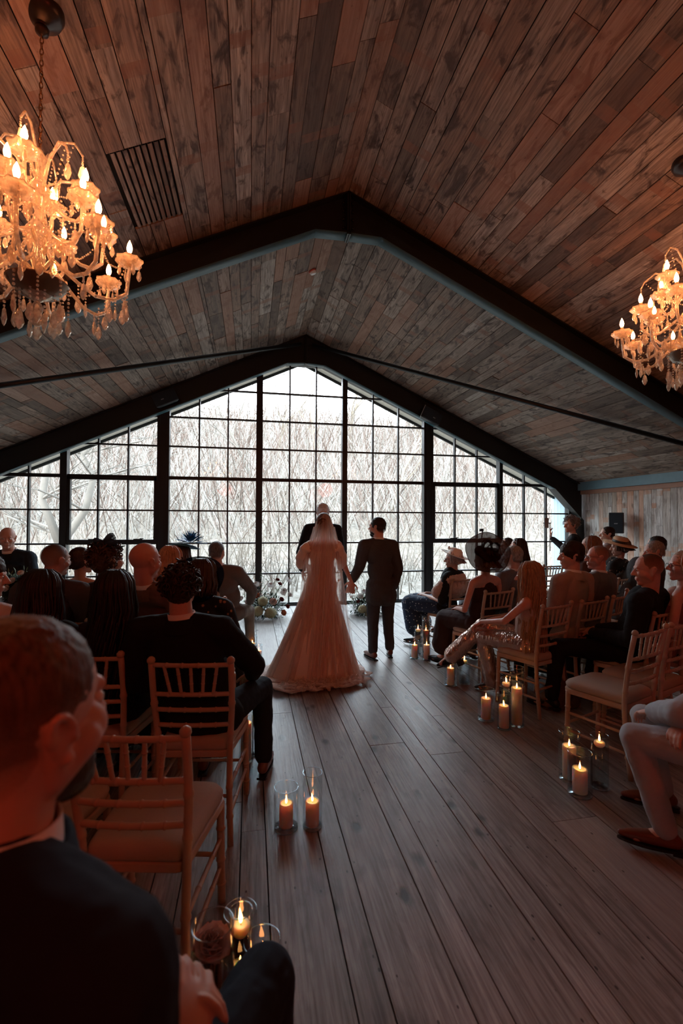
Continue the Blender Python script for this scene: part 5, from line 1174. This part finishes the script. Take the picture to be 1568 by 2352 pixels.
def beads(bm, pts, r, n):
    pts = [V(p) for p in pts]
    for k in range(n):
        f = k/(n-1)*(len(pts)-1); i = min(int(f), len(pts)-2); ell(bm, pts[i].lerp(pts[i+1], f-i), r*(1.25 if k % 3 == 0 else 1), None, 6, 4)
def chandelier(x, y, zc, label, rose_z):
    e = empty('chandelier', (x, y, zc)); tag(e, label, 'chandelier', None)
    bm = B(); lathe(bm, [(0, -.33), (.02, -.335), (.03, -.31), (.012, -.28), (.06, -.25), (.105, -.20), (.115, -.165), (.05, -.15), (.02, -.12), (.035, -.06), (.02, 0), (.045, .04), (.06, .08), (.03, .13), (.018, .18), (.035, .24), (.05, .30), (.02, .35), (.015, .42), (.03, .46), (.01, .50)], 20, (0, 0, 0), lambda a, r, z: .06*cos(8*a)); obj('stem', bm, M_cry, e)
    bm = B(); lathe(bm, [(0, -.262), (.10, -.235), (.135, -.185), (.14, -.18), (.10, -.20), (0, -.22)], 24); obj('bowl', bm, plain((.22, .15, .10), .25, .6), e)
    bm = B(); ell(bm, (0, 0, -.375), .030, None, 12, 8); beads(bm, [(0, 0, -.26), (0, 0, -.345)], .008, 6); obj('ball_drop', bm, M_cry, e)
    for (n, R_, zb, dip, off, z0) in ((8, .42, .02, -.20, .2, -.13), (6, .30, .18, -.02, .5, .02), (4, .21, .34, .17, .1, .2)):
        for k in range(n):
            a = 2*pi*k/n+off; C_ = V((cos(a), sin(a), 0)); T_ = V((-sin(a), cos(a), 0))
            def P(r, z, t=0): return C_*r+V((0, 0, z))+T_*t
            bm = B(); pts = [P(.03, z0), P(R_*.25, z0+.045), P(R_*.42, (z0+dip)/2+.02), P(R_*.62, dip), P(R_*.82, dip-.005), P(R_*.97, dip+.04), P(R_, zb-.05), P(R_, zb-.03)]
            q = []
            for i in range(len(pts)-1):
                for u in (0, .33, .66): q.append(pts[i].lerp(pts[i+1], u))
            q.append(pts[-1]); tube(bm, q, [.0095]*len(q), 7); arm = obj('arm', bm, M_cry, e)
            bm = B(); lathe(bm, [(.006, zb-.036), (.020, zb-.034), (.050, zb-.022), (.066, zb-.002), (.064, zb+.012), (.058, zb+.006), (.045, zb-.014), (.014, zb-.024)], 24, C_*R_, lambda a_, r, z: .10*cos(8*a_)*(r > .03)*1.1); obj('drip_pan', bm, M_cry, arm)
            bm = B(); tube(bm, [P(R_, zb-.03), P(R_, zb+.045)], .010, 10); obj('candle_tube', bm, plain((.65, .42, .22), .5), arm)
            bm = B(); lathe(bm, [(.006, zb+.045), (.0125, zb+.058), (.0145, zb+.072), (.0105, zb+.092), (.004, zb+.108), (.0004, zb+.116)], 10, C_*R_); obj('bulb', bm, M_bulb, arm)
            for j in range(4):
                b_ = a+j*pi/2+.4; bm = B(); c = C_*R_+V((cos(b_)*.052, sin(b_)*.052, zb-.004)); beads(bm, [c, c-V((0, 0, .022))], .0048, 3); drop(bm, c-V((0, 0, .028)), .062, .028, j+k); obj('crystal_drop', bm, M_cry, arm)
            bm = B(); c = P(R_*.78, dip-.01); beads(bm, [c, c-V((0, 0, .03))], .0055, 4); drop(bm, c-V((0, 0, .036)), .085, .038, k); obj('crystal_drop', bm, M_cry, arm)
            bm = B(); a2 = a+2*pi/n; E_ = V((cos(a2), sin(a2), 0)); p0, p1 = C_*R_*.97+V((0, 0, zb-.02)), E_*R_*.97+V((0, 0, zb-.02)); md = (p0+p1)/2*.95-V((0, 0, .085)); beads(bm, [p0, p0.lerp(md, .55)-V((0, 0, .018)), md, p1.lerp(md, .55)-V((0, 0, .018)), p1], .0050, 22); obj('bead_swag', bm, M_cry, e)
    R2 = random.Random(77)
    for k in range(34):                      # loose drops among the arms
        a = k*2.399; r_ = .12+.30*((k*.618) % 1); c = V((cos(a)*r_, sin(a)*r_, .22-.62*r_-.16*R2.random())); bm = B(); n_ = R2.choice([3, 4, 6]); beads(bm, [c, c-V((0, 0, .016*n_))], .0055, n_); drop(bm, c-V((0, 0, .016*n_+.006)), R2.uniform(.07, .095), .042, k); obj('crystal_drop', bm, M_cry, e)
    for k in range(8):                       # crown of curled glass above
        a = 2*pi*k/8; C_ = V((cos(a), sin(a), 0)); bm = B(); pts = [C_*.02+V((0, 0, .36)), C_*.05+V((0, 0, .48)), C_*.10+V((0, 0, .555)), C_*.16+V((0, 0, .56)), C_*.20+V((0, 0, .50))]
        if k % 2: pts = [C_*.03+V((0, 0, .26)), C_*.10+V((0, 0, .40)), C_*.20+V((0, 0, .45)), C_*.27+V((0, 0, .40)), C_*.29+V((0, 0, .36))]
        tube(bm, pts, [.008, .008, .007, .006, .005], 6); ar = obj('crown_arm', bm, M_cry, e); t_ = pts[-1]
        bm = B(); beads(bm, [t_, t_-V((0, 0, .04))], .0055, 4); drop(bm, t_-V((0, 0, .05)), .085, .042, k); obj('crystal_drop', bm, M_cry, ar)
        bm = B(); beads(bm, [pts[3], pts[3]*.6+V((0, 0, .02)), C_*.09+V((0, 0, .28)), C_*.16+V((0, 0, .1))], .0048, 26); obj('bead_strand', bm, M_cry, ar)
    for k in range(16):                      # the skirt of drops under the bowl
        a = 2*pi*k/16; r_ = .135 if k % 2 else .08; c = V((cos(a)*r_, sin(a)*r_, -.19-.03*(k % 2 == 0))); bm = B(); n_ = 5+(k*7) % 4; beads(bm, [c, c-V((0, 0, .018*n_))], .0062, n_); drop(bm, c-V((0, 0, .018*n_+.006)), .095, .046, k); obj('crystal_drop', bm, M_cry, e)
    top = rose_z-zc; bm = B(); z = .50; k = 0
    while z < top-.10:
        c = V((0, 0, z+.016)); ax = V((1, 0, 0)) if k % 2 else V((0, 1, 0)); tube(bm, [c+ax*.008*cos(q)+V((0, 0, .019*sin(q))) for q in [i*2*pi/10 for i in range(11)]], .0026, 5); z += .029; k += 1
    obj('chain', bm, M_brass, e)
    bm = B(); lathe(bm, [(.004, top-.10), (.030, top-.085), (.032, top-.06), (.012, top-.05), (.03, top-.04), (.085, top-.012), (.10, top+.02), (.10, top+.06)], 28); obj('ceiling_rose', bm, plain((.05, .035, .03), .3, .6), e)
    return e
chandelier(-1.07, 2.57, 3.0, 'large glowing crystal chandelier hanging top left, its chain and ceiling rose in view', cz(-1.07))
chandelier(3.08, 2.75, 3.02, 'crystal chandelier at the right edge, half outside the frame', cz(3.08))
for o in COL.objects:
    if '_h' in o.keys(): del o['_h']
